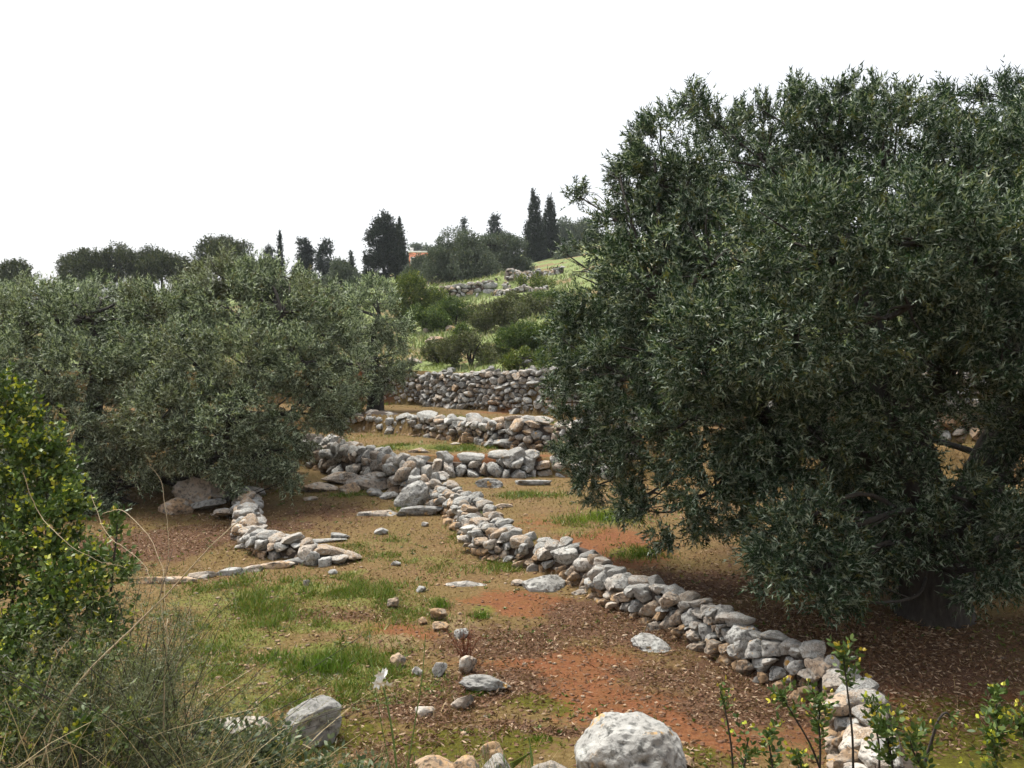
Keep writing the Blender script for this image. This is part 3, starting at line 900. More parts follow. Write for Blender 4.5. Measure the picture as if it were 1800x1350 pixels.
# foot of the picture, on the bank
for k, (px, py, d, w, h) in enumerate([(765, 1366, 5.2, .28, .17), (815, 1360, 5.4, .20, .15), (866, 1330, 5.9, .21, .18), (872, 1362, 5.3, .28, .16), (965, 1374, 5.1, .28, .15)]):
    rock(['leftmost rounded pale stone along the bottom edge', 'greyish stone second from the left along the bottom edge', 'tallest tan stone standing behind the bottom edge row', 'broad tan stone in the middle of the bottom edge row', 'rightmost flat stone at the bottom edge left of the boulder'][k],
         px, py, w, w * .8, h, M_STONE_W, None, .5, 4, name='bank_stone', cat='rock', group='stones along the bottom edge', d=d)
rock('tiny yellowish stone at the right foot of the foreground boulder', 1207, 1352, .14, .12, .1, M_STONE_W, .1, .2, 4)
for k, (px, py) in enumerate([(1480, 1345), (1490, 1305), (1478, 1265)]):
    rock(['nearest rounded stone at the foreground end of the diagonal wall', 'ochre stone second from the foreground end of the diagonal wall', 'pinkish stone third from the foreground end of the diagonal wall'][k], px, py, .26, .24, .22, M_STONE_W if k else M_STONE, None, .1, 5, d=[6.5, 6.7, 7.0][k])
# rocks on the hillside
for k, (px, py, w) in enumerate([(848, 578, 1.0), (765, 602, .8), (790, 582, .5), (748, 585, .5), (885, 560, .5), (728, 640, .5)]):
    rock(['broadest white rock on the green hillside', 'white rock low on the left of the hillside grass', 'small white rock in the hillside grass above the bushes', 'leftmost white rock on the hillside', 'small rock between the upper hillside bushes', 'pale rock by the hillside grass behind the tall wall'][k], px, py, w, w * .6, .3, M_BOULDER, None, .35, 4, group='white rocks on the hillside')

# ------------------------------------------------------------------ foliage
GREENS = {  # dark, mid, light (silvery), accent
    'olive': np.array([(.012, .028, .013), (.050, .098, .042), (.32, .38, .29), (.15, .16, .055)]),
    'olive_l': np.array([(.026, .043, .022), (.125, .17, .090), (.47, .54, .38), (.18, .16, .07)]),
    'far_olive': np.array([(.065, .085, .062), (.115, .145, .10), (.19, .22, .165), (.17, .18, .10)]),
    'cypress': np.array([(.014, .022, .017), (.028, .042, .030), (.05, .066, .046), (.06, .066, .042)]),
    'pine': np.array([(.032, .042, .020), (.066, .083, .036), (.12, .138, .06), (.12, .11, .05)]),
    'dark': np.array([(.012, .022, .018), (.024, .038, .028), (.045, .062, .045), (.05, .06, .04)]),
    'shrub': np.array([(.034, .060, .016), (.080, .125, .030), (.15, .20, .055), (.18, .21, .05)]),
    'shrub_y': np.array([(.055, .080, .016), (.13, .18, .03), (.25, .30, .07), (.30, .31, .07)]),
    'shrub_b': np.array([(.055, .062, .030), (.105, .118, .052), (.19, .19, .11), (.15, .19, .05)]),
    'lentisk': np.array([(.03, .062, .016), (.10, .16, .038), (.20, .26, .085), (.44, .41, .05)]),
}

GREENS['shrub'] = GREENS['shrub'] * 1.3; GREENS['shrub_b'] = GREENS['shrub_b'] * 1.35
GREENS['olive_p'] = GREENS['olive_l'] * 1.25
for k_ in GREENS: GREENS[k_] = GREENS[k_] * .82

def leaf_cols(pal, n, tw, silver=.2, accent=.05, seedpos=None, brown=0.0):
    """colour of each leaf: tw (n) is its twig's random number"""
    c = GREENS[pal]
    r1 = rng.random(n); r2 = rng.random(n)
    t = np.clip(.55 * tw + .45 * r1, 0, 1)[:, None]
    col = c[0] * (1 - t) + c[1] * t
    s = (r2 < silver)[:, None]
    k = rng.uniform(.5, 1.1, (n, 1))
    col = np.where(s, c[1] * (1 - k) + c[2] * k, col)
    a = ((tw > 1 - accent) & (rng.random(n) < .8))[:, None]
    col = np.where(a, c[3] * rng.uniform(.7, 1.2, (n, 1)), col)
    if brown and seedpos is not None:
        m = sstep((fbm(seedpos * .9, 77, 2) - .5) / .18)[:, None] * brown
        col = col * (1 - m) + np.array((.15, .125, .06)) * rng.uniform(.5, 1.2, (n, 1)) * m
    return col

def leaves(P, D, L, W, col, shape='lance'):
    """flat leaves: base P, direction D; diamonds (lance), triangles (tri) or six-sided (oval)"""
    n = len(P)
    side = unit(np.cross(D, randunit(n)))
    up = np.cross(side, D)
    L = np.broadcast_to(L, (n,))[:, None]; W = np.broadcast_to(W, (n,))[:, None]
    if shape == 'tri':
        V = np.stack([P - side * W * .5, P + side * W * .5, P + D * L], 1)
    elif shape == 'lance':
        V = np.stack([P, P + D * L * .45 + side * W * .5, P + D * L - up * L * .12, P + D * L * .45 - side * W * .5], 1)
    else:
        V = np.stack([P, P + D * L * .3 + side * W * .45, P + D * L * .68 + side * W * .42 - up * L * .05, P + D * L - up * L * .12, P + D * L * .68 - side * W * .42 - up * L * .05, P + D * L * .3 - side * W * .45], 1)
    k = V.shape[1]
    Fc = np.arange(n * k).reshape(n, k)
    return V.reshape(-1, 3), Fc, np.repeat(col, k, 0)

def twig_leaves(base, d, length, K, L, W, pal, silver, accent, shape='lance', spread=.85, brown=0.0, opp=2, tipaccent=False):
    """K nodes of `opp` leaves along each twig"""
    T = len(base)
    a = unit(np.cross(d, randunit(T))); b = np.cross(d, a)
    t = np.linspace(.08, 1.0, K)
    bend = rng.normal(0, .12, (T, 3)) * length[:, None]
    P = base[:, None] + d[:, None] * (t[None, :, None] * length[:, None, None]) + bend[:, None] * (t ** 2)[None, :, None]
    phi = rng.uniform(0, 6.28, (T, 1, 1)) + np.arange(K)[None, :, None] * 1.9 + (np.arange(opp) * 2 * np.pi / opp)[None, None]
    phi = phi + rng.normal(0, .35, phi.shape)
    sp = (spread * (1.12 - .55 * t))[None, :, None, None]
    D = d[:, None, None] * .75 + sp * (np.cos(phi)[..., None] * a[:, None, None] + np.sin(phi)[..., None] * b[:, None, None])
    D = unit(D + rng.normal(0, .14, D.shape)).reshape(-1, 3)
    PP = np.repeat(P[:, :, None], opp, 2).reshape(-1, 3)
    tw = np.repeat(rng.random(T), K * opp)
    n = len(PP)
    col = leaf_cols(pal, n, tw, silver, accent, PP, brown)
    if tipaccent:
        tip = (np.tile(np.repeat(t, opp), T) > .70) & (np.repeat(rng.random(T), K * opp) < tipaccent)
        col = np.where(tip[:, None], GREENS[pal][3] * rng.uniform(.6, 1.25, (n, 1)) * np.array((1, rng.uniform(.8, 1.2), 1)), col)
    Ls = L * rng.uniform(.7, 1.2, n)
    if tipaccent: Ls = np.where(tip, Ls * .62, Ls)
    Ws = W * rng.uniform(.75, 1.25, n)
    return leaves(PP, D, Ls, Ws, col, shape)

def lobe_points(lobes, dens, shell=.45, gap=.30, gapscale=1.6, seed=0, inner=.25):
    """twig positions and outward directions over a union of ellipsoids.
    lobe: (centre(3), radii(3), density factor)"""
    PP, UU = [], []
    Cn = np.array([l[0] for l in lobes]); Rd = np.array([l[1] for l in lobes])
    for li, (c, r, k) in enumerate(lobes):
        c = np.array(c); r = np.array(r)
        area = 4 * np.pi * (np.mean(r ** 1.6)) ** (2 / 1.6)
        n = int(area * dens * k)
        if n < 1: continue
        u = randunit(n)
        f = 1 - shell * rng.random(n) ** 1.4
        f = np.where(rng.random(n) < inner, rng.uniform(.25, .8, n), f)
        lump = .80 + .40 * fbm(u * 2.2 + c * 3.3, seed + li, 3)
        p = c + u * r * (f * lump)[:, None]
        # thin out what lies deep inside other lobes
        q = np.linalg.norm((p[:, None] - Cn[None]) / Rd[None], axis=2)
        q[:, li] = 9
        deep = q.min(1) < .62
        keep = ~(deep & (rng.random(n) < .75))
        g = fbm(p * gapscale, seed + 91, 2)
        keep &= ~((g < gap + .12) & (rng.random(n) < .85))
        PP.append(p[keep]); UU.append(u[keep])
    return np.concatenate(PP), np.concatenate(UU)

def pix_lobes(L):
    """(px, py, r px, d, [depth ratio], [density]) -> ellipsoids in metres"""
    out = []
    for l in L:
        px, py, rp, d = l[:4]
        dr = l[4] if len(l) > 4 else 1.0
        k = l[5] if len(l) > 5 else 1.0
        fl = l[6] if len(l) > 6 else 1.0
        r = rp * d / 1559.0
        out.append((at(px, py, d), np.array((r, r * dr, r * fl)), k))
    return out

def branches(g, lobes, stems, n_sub=7, r0=.05):
    """limbs from the nearest stem point to each lobe, then lesser branches to its skin"""
    SP = np.concatenate([s[:, :3] for s in stems])
    for c, r, k in lobes:
        c = np.array(c)
        dd = np.linalg.norm(SP - c, axis=1) + np.maximum(SP[:, 2] - c[2], 0) * .8
        a = SP[dd.argmin()]
        mid = (a + c) / 2 + rng.normal(0, .10, 3) * np.linalg.norm(c - a)
        rs = r0 * min(1.0, float(np.mean(r)) / .6)
        pts = curve(np.array([a, mid, c]), 6)
        tube(g, pts, np.linspace(rs, rs * .5, len(pts)), 6)
        for _ in range(n_sub):
            u = randunit(1)[0]; u[2] = u[2] * .7 + .15
            e = c + u * r * rng.uniform(.75, .98)
            s0 = pts[rng.integers(len(pts) // 2, len(pts))]
            m = (s0 + e) / 2 + rng.normal(0, .08, 3) * np.linalg.norm(e - s0)
            q = curve(np.array([s0, m, e]), 4)
            tube(g, q, np.linspace(rs * .4, rs * .08, len(q)), 3)

def tree(name, label, cat, base, stems, lobes, pal, dens, twigL, K, L, W, silver=.2, accent=.04, group=None, shape='lance', mat=None, brown=0.0, gap=.30, gapscale=1.6, upbias=.45, n_sub=7, r0=.05, shell=.45, inner=.25, seed=0, spread=.85, trunk_sides=12, opp=2, tipaccent=False, under=True, droop=0.0, clump=0, clump_r=.22, clump_p=.5):
    root = empty(name, base)
    tag(root, label, cat, group)
    g = Geo()
    st = []
    for s in stems:
        s = np.array(s, float)
        q = curve(s, 8)
        st.append(q)
        tube(g, q[:, :3], np.maximum(q[:, 3], .004), trunk_sides, .22, seed)
    g.make('trunk' if cat == 'tree' else 'stem', M_BARK, root, base, True)
    if n_sub:
        g = Geo(); branches(g, lobes, st, n_sub, r0); g.make('branches', M_BARK, root, base)['kind'] = 'stuff'
    p, u = lobe_points(lobes, dens, shell, gap, gapscale, seed, inner)
    T = len(p)
    if clump:
        M_ = max(8, T // clump)
        cen = rng.choice(T, M_, replace=False)
        near = np.concatenate([((p[a:a + 2000, None] - p[cen][None]) ** 2).sum(-1).argmin(1) for a in range(0, T, 2000)])
        cc_ = p[cen][near]; uc = u[cen][near]
        pull = rng.uniform(clump_p * .4, clump_p, T)[:, None]
        p = p + (cc_ - p) * pull
        u = unit(unit(p - (cc_ - uc * clump_r)) + u * .25)
    zc = np.array([l[0][2] for l in lobes]); lo, hi = zc.min(), zc.max() + 1e-3
    hz = np.clip((p[:, 2] - lo) / (hi - lo), 0, 1)[:, None]
    upv = np.concatenate([np.zeros((T, 2)), np.ones((T, 1))], 1) * (upbias - droop * (1 - hz))
    d = unit(u * .7 + upv + rng.normal(0, .42, (T, 3)))
    tl = twigL * rng.uniform(.6, 1.35, T)
    V, Fc, col = twig_leaves(p - d * tl[:, None] * .5, d, tl, K, L, W, pal, silver, accent, shape, spread, brown, opp, tipaccent)
    o = link('crown' if cat == 'tree' else 'foliage', mesh_np('crown', V - np.array(base), Fc, mat or M_LEAF, col), root, base)
    return root, len(Fc)

tot = 0
# ---- the big olive on the right
gb = ground(1640, 1085)
def S(*rows): return [tuple(at(a, b, c)) + (r,) for a, b, c, r in rows]
stems = [[tuple(gb - (0, 0, .15)) + (.42,)] + [tuple(gb + (-.02, 0, .25)) + (.32,)] + S((1622, 930, gb[1], .27), (1612, 840, gb[1], .25), (1590, 760, gb[1] + .1, .22), (1555, 660, gb[1] + .2, .17), (1510, 520, gb[1] + .3, .12), (1480, 380, gb[1] + .4, .06)),
         S((1610, 850, gb[1], .2), (1540, 800, gb[1] + .1, .17), (1440, 780, gb[1] + .2, .15), (1340, 730, gb[1] + .4, .12), (1240, 640, gb[1] + .7, .09), (1150, 520, gb[1] + 1.0, .05)),
         [tuple(gb + (.1, .1, .1)) + (.3,)] + S((1690, 930, gb[1] + .1, .22), (1740, 820, gb[1] + .2, .2), (1800, 700, gb[1] + .2, .17), (1860, 560, gb[1] + .1, .13), (1900, 400, gb[1] + .2, .06)),
         S((1595, 780, gb[1], .14), (1660, 640, gb[1] - .4, .12), (1700, 480, gb[1] - .6, .09), (1690, 330, gb[1] - .5, .05))]
L_ = pix_lobes([(1215, 300, 125, 10.2, 1, 1.3), (1150, 270, 60, 10.3, 1, 1.2), (1330, 270, 105, 10.0, 1, 1.2), (1440, 260, 110, 9.8), (1560, 265, 115, 9.4), (1690, 300, 120, 9.2), (1830, 330, 150, 9),
    (1110, 390, 75, 10.6), (1150, 480, 120, 10.2), (1280, 440, 140, 9.0), (1420, 430, 150, 8.2), (1580, 430, 160, 7.9), (1740, 460, 160, 7.8), (1900, 500, 190, 8.2),
    (1050, 520, 75, 11.0), (1040, 610, 85, 11.0), (1130, 650, 120, 10.0), (1260, 600, 130, 8.6), (1400, 590, 120, 7.9), (1560, 560, 110, 7.8, 1, .6), (1720, 570, 90, 7.9, 1, .7),
    (1010, 700, 62, 11.4), (995, 760, 50, 11.4), (1050, 800, 70, 11.2), (1045, 855, 38, 11.2), (1130, 760, 95, 10.3), (1220, 740, 110, 9.3), (1340, 730, 100, 8.8, 1, .8),
    (1120, 880, 55, 10.2), (1180, 900, 75, 9.8), (1260, 860, 100, 9.2, 1, .9), (1340, 880, 75, 8.8, 1, .8),
    (1420, 950, 105, 8.0), (1400, 1020, 80, 7.9), (1480, 1010, 75, 7.8), (1450, 1060, 45, 7.7), (1350, 960, 60, 8.2),
    (1785, 850, 90, 8.6, 1, .8), (1840, 720, 110, 8.6), (1560, 960, 60, 8.3, 1, .8), (1590, 830, 45, 8.4, 1, .6),
    # spurs against the sky
    (1215, 175, 32, 10.2, 1, .9), (1160, 215, 36, 10.3, 1, .8), (1090, 300, 34, 10.6, 1, .8), (1010, 340, 30, 11.2, 1, .45), (1330, 185, 28, 10, 1, .7), (1400, 165, 36, 9.9), (1510, 160, 38, 9.6), (1460, 180, 36, 9.7), (1580, 180, 30, 9.4, 1, .7), (1060, 440, 40, 10.8, 1, .8), (985, 440, 26, 11.2, 1, .8), (1000, 560, 40, 11.2),
    (1500, 790, 75, 8.5, 1, .7), (1430, 760, 80, 8.5, 1, .8), (1570, 720, 70, 8.3, 1, .7), (1350, 800, 75, 8.7, 1, .8),
    (1760, 640, 60, 7.7, 1, .8), (1800, 620, 60, 7.6, 1, .8),
    # low boughs round the trunk
    (1450, 700, 95, 9.8, 1, .9), (1530, 690, 80, 10.2, 1, .8), (1430, 830, 80, 9.8, 1, .8), (1340, 810, 70, 9.6, 1, .8), (1500, 860, 70, 10.2, 1, .9), (1560, 880, 60, 9.9, 1, .9), (1490, 940, 80, 9.4, 1, .9), (1560, 1000, 70, 9.2, 1, .9), (1640, 930, 90, 8.3, 1, .7), (1700, 880, 70, 8.0, 1, .6), (1660, 660, 80, 8.4, 1, .7), (1730, 730, 60, 9.6, 1, .4), (1790, 960, 90, 8.0, 1, .9), (1720, 1000, 80, 8.2, 1, .8), (1620, 780, 50, 8.2, 1, .5), (1600, 620, 80, 8.4, 1, .8),
    (1640, 960, 110, 11.0, 1, .8), (1760, 940, 110, 11.2, 1, .9), (1880, 960, 120, 10.6, 1, .8), (1560, 760, 70, 11.2, 1, .5),
    # the far side of the crown
    (1300, 380, 170, 11.4, 1, .8), (1500, 370, 180, 11.2, 1, .8), (1700, 420, 190, 11.0, 1, .8), (1250, 600, 150, 11.4, 1, .7), (1450, 580, 140, 11.4, 1, .8), (1620, 560, 110, 10.8, 1, .9), (1750, 580, 90, 10.4, 1, .8), (1900, 600, 200, 10.5, 1, .5),
    # unseen boughs added beyond the right edge to shade the foreground
    (2050, 450, 250, 7.6, 1, .45), (2000, 780, 180, 7.6, 1, .5), (2150, 620, 240, 6.8, 1, .4), (2010, 380, 190, 8.2, 1, .4), (2350, 500, 260, 6.2, 1, .35)])
_, n = tree('olive_tree', 'huge dark olive tree with drooping skirts filling the right half', 'tree', gb, stems, L_, 'olive', 150, .21, 8, .062, .018, .36, .06, shape='tri', gap=.27, gapscale=1.5, n_sub=5, seed=11, droop=.5, clump=26)
tot += n
# ---- a second crown at the right edge
g2 = ground(1960, 1000)
stems = [[tuple(g2 - (0, 0, .1)) + (.3,), tuple(g2 + (0, 0, 1.2)) + (.24,), tuple(g2 + (-.2, .2, 2.4)) + (.15,), tuple(g2 + (-.5, .2, 3.6)) + (.06,)]]
L_ = pix_lobes([(1710, 190, 50, 12, 1, .8), (1660, 175, 34, 12, 1, .7), (1760, 170, 45, 12), (1800, 250, 90, 11.5), (1860, 190, 80, 11.5), (1780, 330, 70, 11), (1950, 300, 150, 11, 1, .5), (1820, 420, 100, 11)])
_, n = tree('olive_tree', 'darker olive crown rising behind the big olive at the right edge', 'tree', g2, stems, L_, 'olive', 115, .24, 8, .072, .018, .12, .02, shape='tri', gap=.3, n_sub=5, seed=12, clump=24)
tot += n
# ---- olives on the left
gl = ground(330, 900) + np.array((-.3, 1.6, 0)); gl[2] = H1(gl[0], gl[1])
stems = [[tuple(gl - (0, 0, .1)) + (.36,), tuple(gl + (.1, 0, .6)) + (.26,), tuple(gl + (.4, .1, 1.3)) + (.2,), tuple(gl + (1.0, .2, 2.3)) + (.11,), tuple(gl + (1.4, .2, 3.2)) + (.05,)],
         [tuple(gl + (.1, 0, .6)) + (.2,), tuple(gl + (-.4, .1, 1.4)) + (.15,), tuple(gl + (-.8, .2, 2.4)) + (.08,)]]
L_ = pix_lobes([(290, 560, 85, 16.4), (400, 540, 85, 16.2), (500, 550, 80, 16.2), (570, 590, 75, 16.6), (590, 680, 68, 16.6), (540, 640, 70, 15.6), (440, 630, 90, 15.2), (340, 640, 90, 15.2), (240, 650, 80, 15.6),
    (380, 480, 48, 16.8), (450, 482, 46, 16.8), (510, 490, 42, 16.9), (320, 515, 42, 16.8), (250, 535, 46, 16.8), (560, 520, 40, 17.0),
    (520, 730, 80, 15.4), (400, 730, 90, 14.6), (280, 735, 85, 14.6), (210, 785, 68, 14.8), (370, 780, 62, 14.2), (300, 792, 45, 14.1), (385, 818, 32, 14.1), (470, 790, 60, 14.8), (505, 830, 36, 14.6), (490, 850, 22, 14.5), (410, 852, 22, 14.1), (590, 730, 42, 16.4), (620, 640, 45, 17),
    (300, 600, 120, 18.0, 1, .6), (450, 590, 120, 18.0, 1, .6), (400, 740, 110, 17.6, 1, .5), (220, 580, 80, 17.4, 1, .7), (540, 570, 70, 17.4, 1, .7), (420, 520, 60, 16.8, 1, .9), (340, 530, 60, 16.8, 1, .9), (480, 530, 55, 16.6, 1, .9), (300, 790, 90, 16.4, 1, .7), (450, 800, 80, 16.6, 1, .6), (180, 845, 55, 14.8, 1, .8), (200, 872, 50, 14.6, 1, .9), (140, 890, 60, 14.4, 1, .9), (238, 846, 36, 14.3, 1, .9)])
_, n = tree('olive_tree', 'broad grey-green olive tree left of centre overhanging the curved wall', 'tree', gl, stems, L_, 'olive_l', 104, .24, 7, .072, .0215, .44, .05, shape='tri', gap=.28, gapscale=1.4, n_sub=4, brown=.30, seed=21, droop=.6, clump=34, clump_r=.40, clump_p=.50)
tot += n
gl = ground(90, 900) + np.array((-.3, 1.6, 0)); gl[2] = H1(gl[0], gl[1])
stems = [[tuple(gl - (0, 0, .1)) + (.3,), tuple(gl + (.1, 0, .8)) + (.22,), tuple(gl + (.3, .1, 2.0)) + (.13,), tuple(gl + (.2, .2, 3.2)) + (.06,)]]
L_ = pix_lobes([(60, 560, 75, 16), (140, 560, 72, 16), (-20, 580, 90, 16), (200, 560, 55, 16.5), (60, 640, 85, 15.2), (150, 650, 80, 15.2), (-40, 680, 100, 15), (90, 740, 85, 14.8), (170, 770, 70, 14.6), (20, 800, 90, 14.8), (110, 830, 70, 14.4),
    (40, 525, 38, 16.6), (110, 520, 40, 16.6), (170, 520, 42, 16.6), (0, 540, 50, 16.6), (220, 522, 38, 17), (150, 502, 22, 16.8, 1, .8), (110, 620, 120, 18, 1, .7), (60, 560, 80, 17.6, 1, .7), (190, 570, 80, 17.8, 1, .8), (150, 540, 50, 17), (80, 540, 50, 17), (60, 860, 80, 15, 1, .8), (150, 850, 60, 15.2, 1, .8), (70, 890, 75, 14.4, 1, .9), (10, 900, 80, 14.4, 1, .8)])
_, n = tree('olive_tree', 'silvery olive tree at the left edge behind the yellow-tipped bush', 'tree', gl, stems, L_, 'olive_l', 92, .24, 7, .074, .0215, .46, .03, shape='tri', gap=.28, n_sub=5, brown=.15, seed=22, droop=.6, clump=34, clump_r=.40, clump_p=.50)
tot += n
gl = at(660, 690, 23.6); gl[2] = H1(gl[0], gl[1])
stems = [[tuple(gl - (0, 0, .1)) + (.25,), tuple(gl + (0, 0, .8)) + (.18,), tuple(gl + (-.1, .1, 1.8)) + (.1,), tuple(gl + (.1, .1, 2.6)) + (.05,)]]
L_ = pix_lobes([(655, 535, 48, 24), (690, 570, 40, 23.8), (640, 590, 50, 23.6), (690, 625, 42, 23.4), (640, 650, 50, 23.2), (690, 668, 26, 23.2), (600, 600, 50, 24), (600, 690, 45, 23), (660, 510, 28, 24), (715, 650, 22, 23.6), (650, 690, 26, 23.2), (610, 540, 45, 24.4)])
_, n = tree('olive_tree', 'smaller pale olive tree shading the left end of the tall wall', 'tree', gl, stems, L_, 'olive_p', 66, .27, 6, .095, .026, .42, .02, shape='tri', gap=.27, n_sub=4, brown=.15, seed=23, droop=.5, clump=26, clump_r=.4, clump_p=.42)
tot += n
print('near leaves', tot)

# ---- far trees: (label, pal, px, top py, foot py, half width px, d, shape)
def far_tree(name, label, pal, px, top, foot, hw, d, form='round', group=None, seed=0, dens=1.0, lean=0):
    b = at(px, foot, d); zg = H1(b[0], b[1])
    b[2] = min(b[2], zg) if abs(b[2] - zg) < 2 else zg
    t = at(px, top, d); hgt = t[2] - b[2]
    w = hw * d / 1559.0
    s = np.random.default_rng(seed + 5)
    lob = []
    if form == 'cypress':
        n = 14
        for k in range(n):
            f = (k + .5) / n
            rr = w * (1.0 - .9 * max(0, f - .25) ** 1.5 / .65) * (.55 + .45 * min(1, f / .15))
            lob.append((b + (s.normal(0, .08 * w), s.normal(0, .08 * w), hgt * (.04 + .94 * f)), np.array((rr, rr, hgt / n * 1.5)), .8))
    elif form == 'pine':
        for k in range(13):
            a = s.uniform(0, 6.28); q = s.uniform(0, 1) ** .5
            lob.append((b + (math.cos(a) * w * q * .8, math.sin(a) * w * q * .8, hgt * (.80 - .22 * q * q + s.normal(0, .04))), np.array((w * .40, w * .40, hgt * .20)), 1.0))
    elif form == 'tier':
        for k in range(6):
            f = (k + .5) / 6
            rr = w * (1 - .7 * f)
            lob.append((b + (s.normal(0, .1 * w), 0, hgt * (.3 + .68 * f)), np.array((rr, rr, hgt * .06)), 1.2))
    elif form == 'ragged':
        for k in range(16):
            f = s.uniform(.08, .95); a = s.uniform(0, 6.28); q = s.uniform(.2, 1) * (1 - .45 * f)
            rr = w * s.uniform(.28, .45)
            lob.append((b + (math.cos(a) * w * q * .8, math.sin(a) * w * q * .8, hgt * f), np.array((rr, rr, rr * 1.3)), 1.0))
        lob.append((b + (0, 0, hgt * .5), np.array((w * .6, w * .6, hgt * .45)), .8))
    else:
        for k in range(14):
            a = s.uniform(0, 6.28); q = s.uniform(0, 1) ** .6; f = s.uniform(.25, .88)
            rr = w * s.uniform(.32, .5)
            lob.append((b + (math.cos(a) * w * q * .75, math.sin(a) * w * q * .75, hgt * (f - .25 * q * q * (f > .5))), np.array((rr, rr, rr * .85)), 1.0))
    trunk = [[tuple(b - (0, 0, .2)) + (max(.10, w * .10),), tuple(b + (0.03 * w, 0, hgt * .25)) + (max(.08, w * .075),), tuple(b + (0, 0, hgt * .5)) + (max(.05, w * .045),), tuple(b + (0, 0, hgt * .85)) + (.03,)]]
    lp = max(.11, d / 1559.0 * 1.76 * 1.85)     # leaf spray about a pixel and a half long
    ds = 8.5 / (lp * lp) * .11 * dens
    return tree(name, label, 'tree', b, trunk, lob, pal, ds, lp * 2.0, 3, lp * 1.05, lp * .55, .25, .05, group, 'tri', M_FAR, gap={'pine': .3, 'cypress': .0}.get(form, .25), gapscale=1.1, n_sub=2 if form in ('pine', 'round') else 0, r0=w * .03, shell=.4, inner=.3, seed=seed, opp=2, trunk_sides=7, upbias=.5 if form != 'cypress' else 1.2)

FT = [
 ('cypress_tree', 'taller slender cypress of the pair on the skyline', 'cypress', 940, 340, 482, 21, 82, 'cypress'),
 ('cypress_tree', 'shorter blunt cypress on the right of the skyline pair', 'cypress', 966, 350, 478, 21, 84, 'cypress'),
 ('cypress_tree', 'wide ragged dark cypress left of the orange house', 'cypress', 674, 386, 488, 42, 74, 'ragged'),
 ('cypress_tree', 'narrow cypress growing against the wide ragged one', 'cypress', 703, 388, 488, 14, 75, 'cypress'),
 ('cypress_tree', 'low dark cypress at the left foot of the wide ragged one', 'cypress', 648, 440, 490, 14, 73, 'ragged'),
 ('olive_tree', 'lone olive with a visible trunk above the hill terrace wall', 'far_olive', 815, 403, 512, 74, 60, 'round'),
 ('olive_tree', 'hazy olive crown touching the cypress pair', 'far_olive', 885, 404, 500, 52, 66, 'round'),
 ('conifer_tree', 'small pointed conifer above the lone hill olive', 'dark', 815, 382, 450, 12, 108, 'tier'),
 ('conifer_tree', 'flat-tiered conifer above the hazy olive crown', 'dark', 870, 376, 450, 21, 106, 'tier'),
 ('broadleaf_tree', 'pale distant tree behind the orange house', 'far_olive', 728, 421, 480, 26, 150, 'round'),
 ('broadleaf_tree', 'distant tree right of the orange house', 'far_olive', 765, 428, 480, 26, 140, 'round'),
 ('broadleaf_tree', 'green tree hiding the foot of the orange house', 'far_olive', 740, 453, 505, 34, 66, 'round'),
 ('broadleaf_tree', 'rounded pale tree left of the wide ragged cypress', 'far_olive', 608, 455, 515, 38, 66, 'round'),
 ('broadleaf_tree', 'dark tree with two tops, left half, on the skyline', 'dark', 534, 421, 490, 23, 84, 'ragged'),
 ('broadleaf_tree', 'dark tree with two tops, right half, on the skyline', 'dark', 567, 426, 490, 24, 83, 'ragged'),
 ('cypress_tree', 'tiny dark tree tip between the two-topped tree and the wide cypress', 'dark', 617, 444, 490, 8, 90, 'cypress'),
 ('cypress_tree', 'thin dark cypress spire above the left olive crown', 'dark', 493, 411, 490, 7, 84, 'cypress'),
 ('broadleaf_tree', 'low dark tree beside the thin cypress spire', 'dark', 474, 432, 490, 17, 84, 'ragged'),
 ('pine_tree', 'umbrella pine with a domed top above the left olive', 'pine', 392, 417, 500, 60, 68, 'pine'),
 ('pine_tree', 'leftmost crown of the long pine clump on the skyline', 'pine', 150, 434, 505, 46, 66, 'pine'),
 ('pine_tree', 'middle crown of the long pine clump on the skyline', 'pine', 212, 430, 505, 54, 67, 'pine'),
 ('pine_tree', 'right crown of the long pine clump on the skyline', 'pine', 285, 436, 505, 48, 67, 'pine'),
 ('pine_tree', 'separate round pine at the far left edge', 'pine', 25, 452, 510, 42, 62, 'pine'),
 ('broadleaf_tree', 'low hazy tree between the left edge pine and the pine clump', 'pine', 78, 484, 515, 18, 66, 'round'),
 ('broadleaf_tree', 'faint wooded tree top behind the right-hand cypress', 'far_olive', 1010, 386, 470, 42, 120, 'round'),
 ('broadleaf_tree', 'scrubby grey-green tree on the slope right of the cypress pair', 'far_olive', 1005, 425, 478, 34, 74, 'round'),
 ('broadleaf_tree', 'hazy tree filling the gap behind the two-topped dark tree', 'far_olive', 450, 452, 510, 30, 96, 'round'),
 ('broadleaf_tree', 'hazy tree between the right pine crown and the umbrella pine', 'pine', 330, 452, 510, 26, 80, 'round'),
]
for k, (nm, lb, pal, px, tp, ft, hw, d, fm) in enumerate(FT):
    far_tree(nm, lb, pal, px, tp, ft, hw, d, fm, None, 40 + k, dens=1.15 if 'cypress' in nm else 1.0)

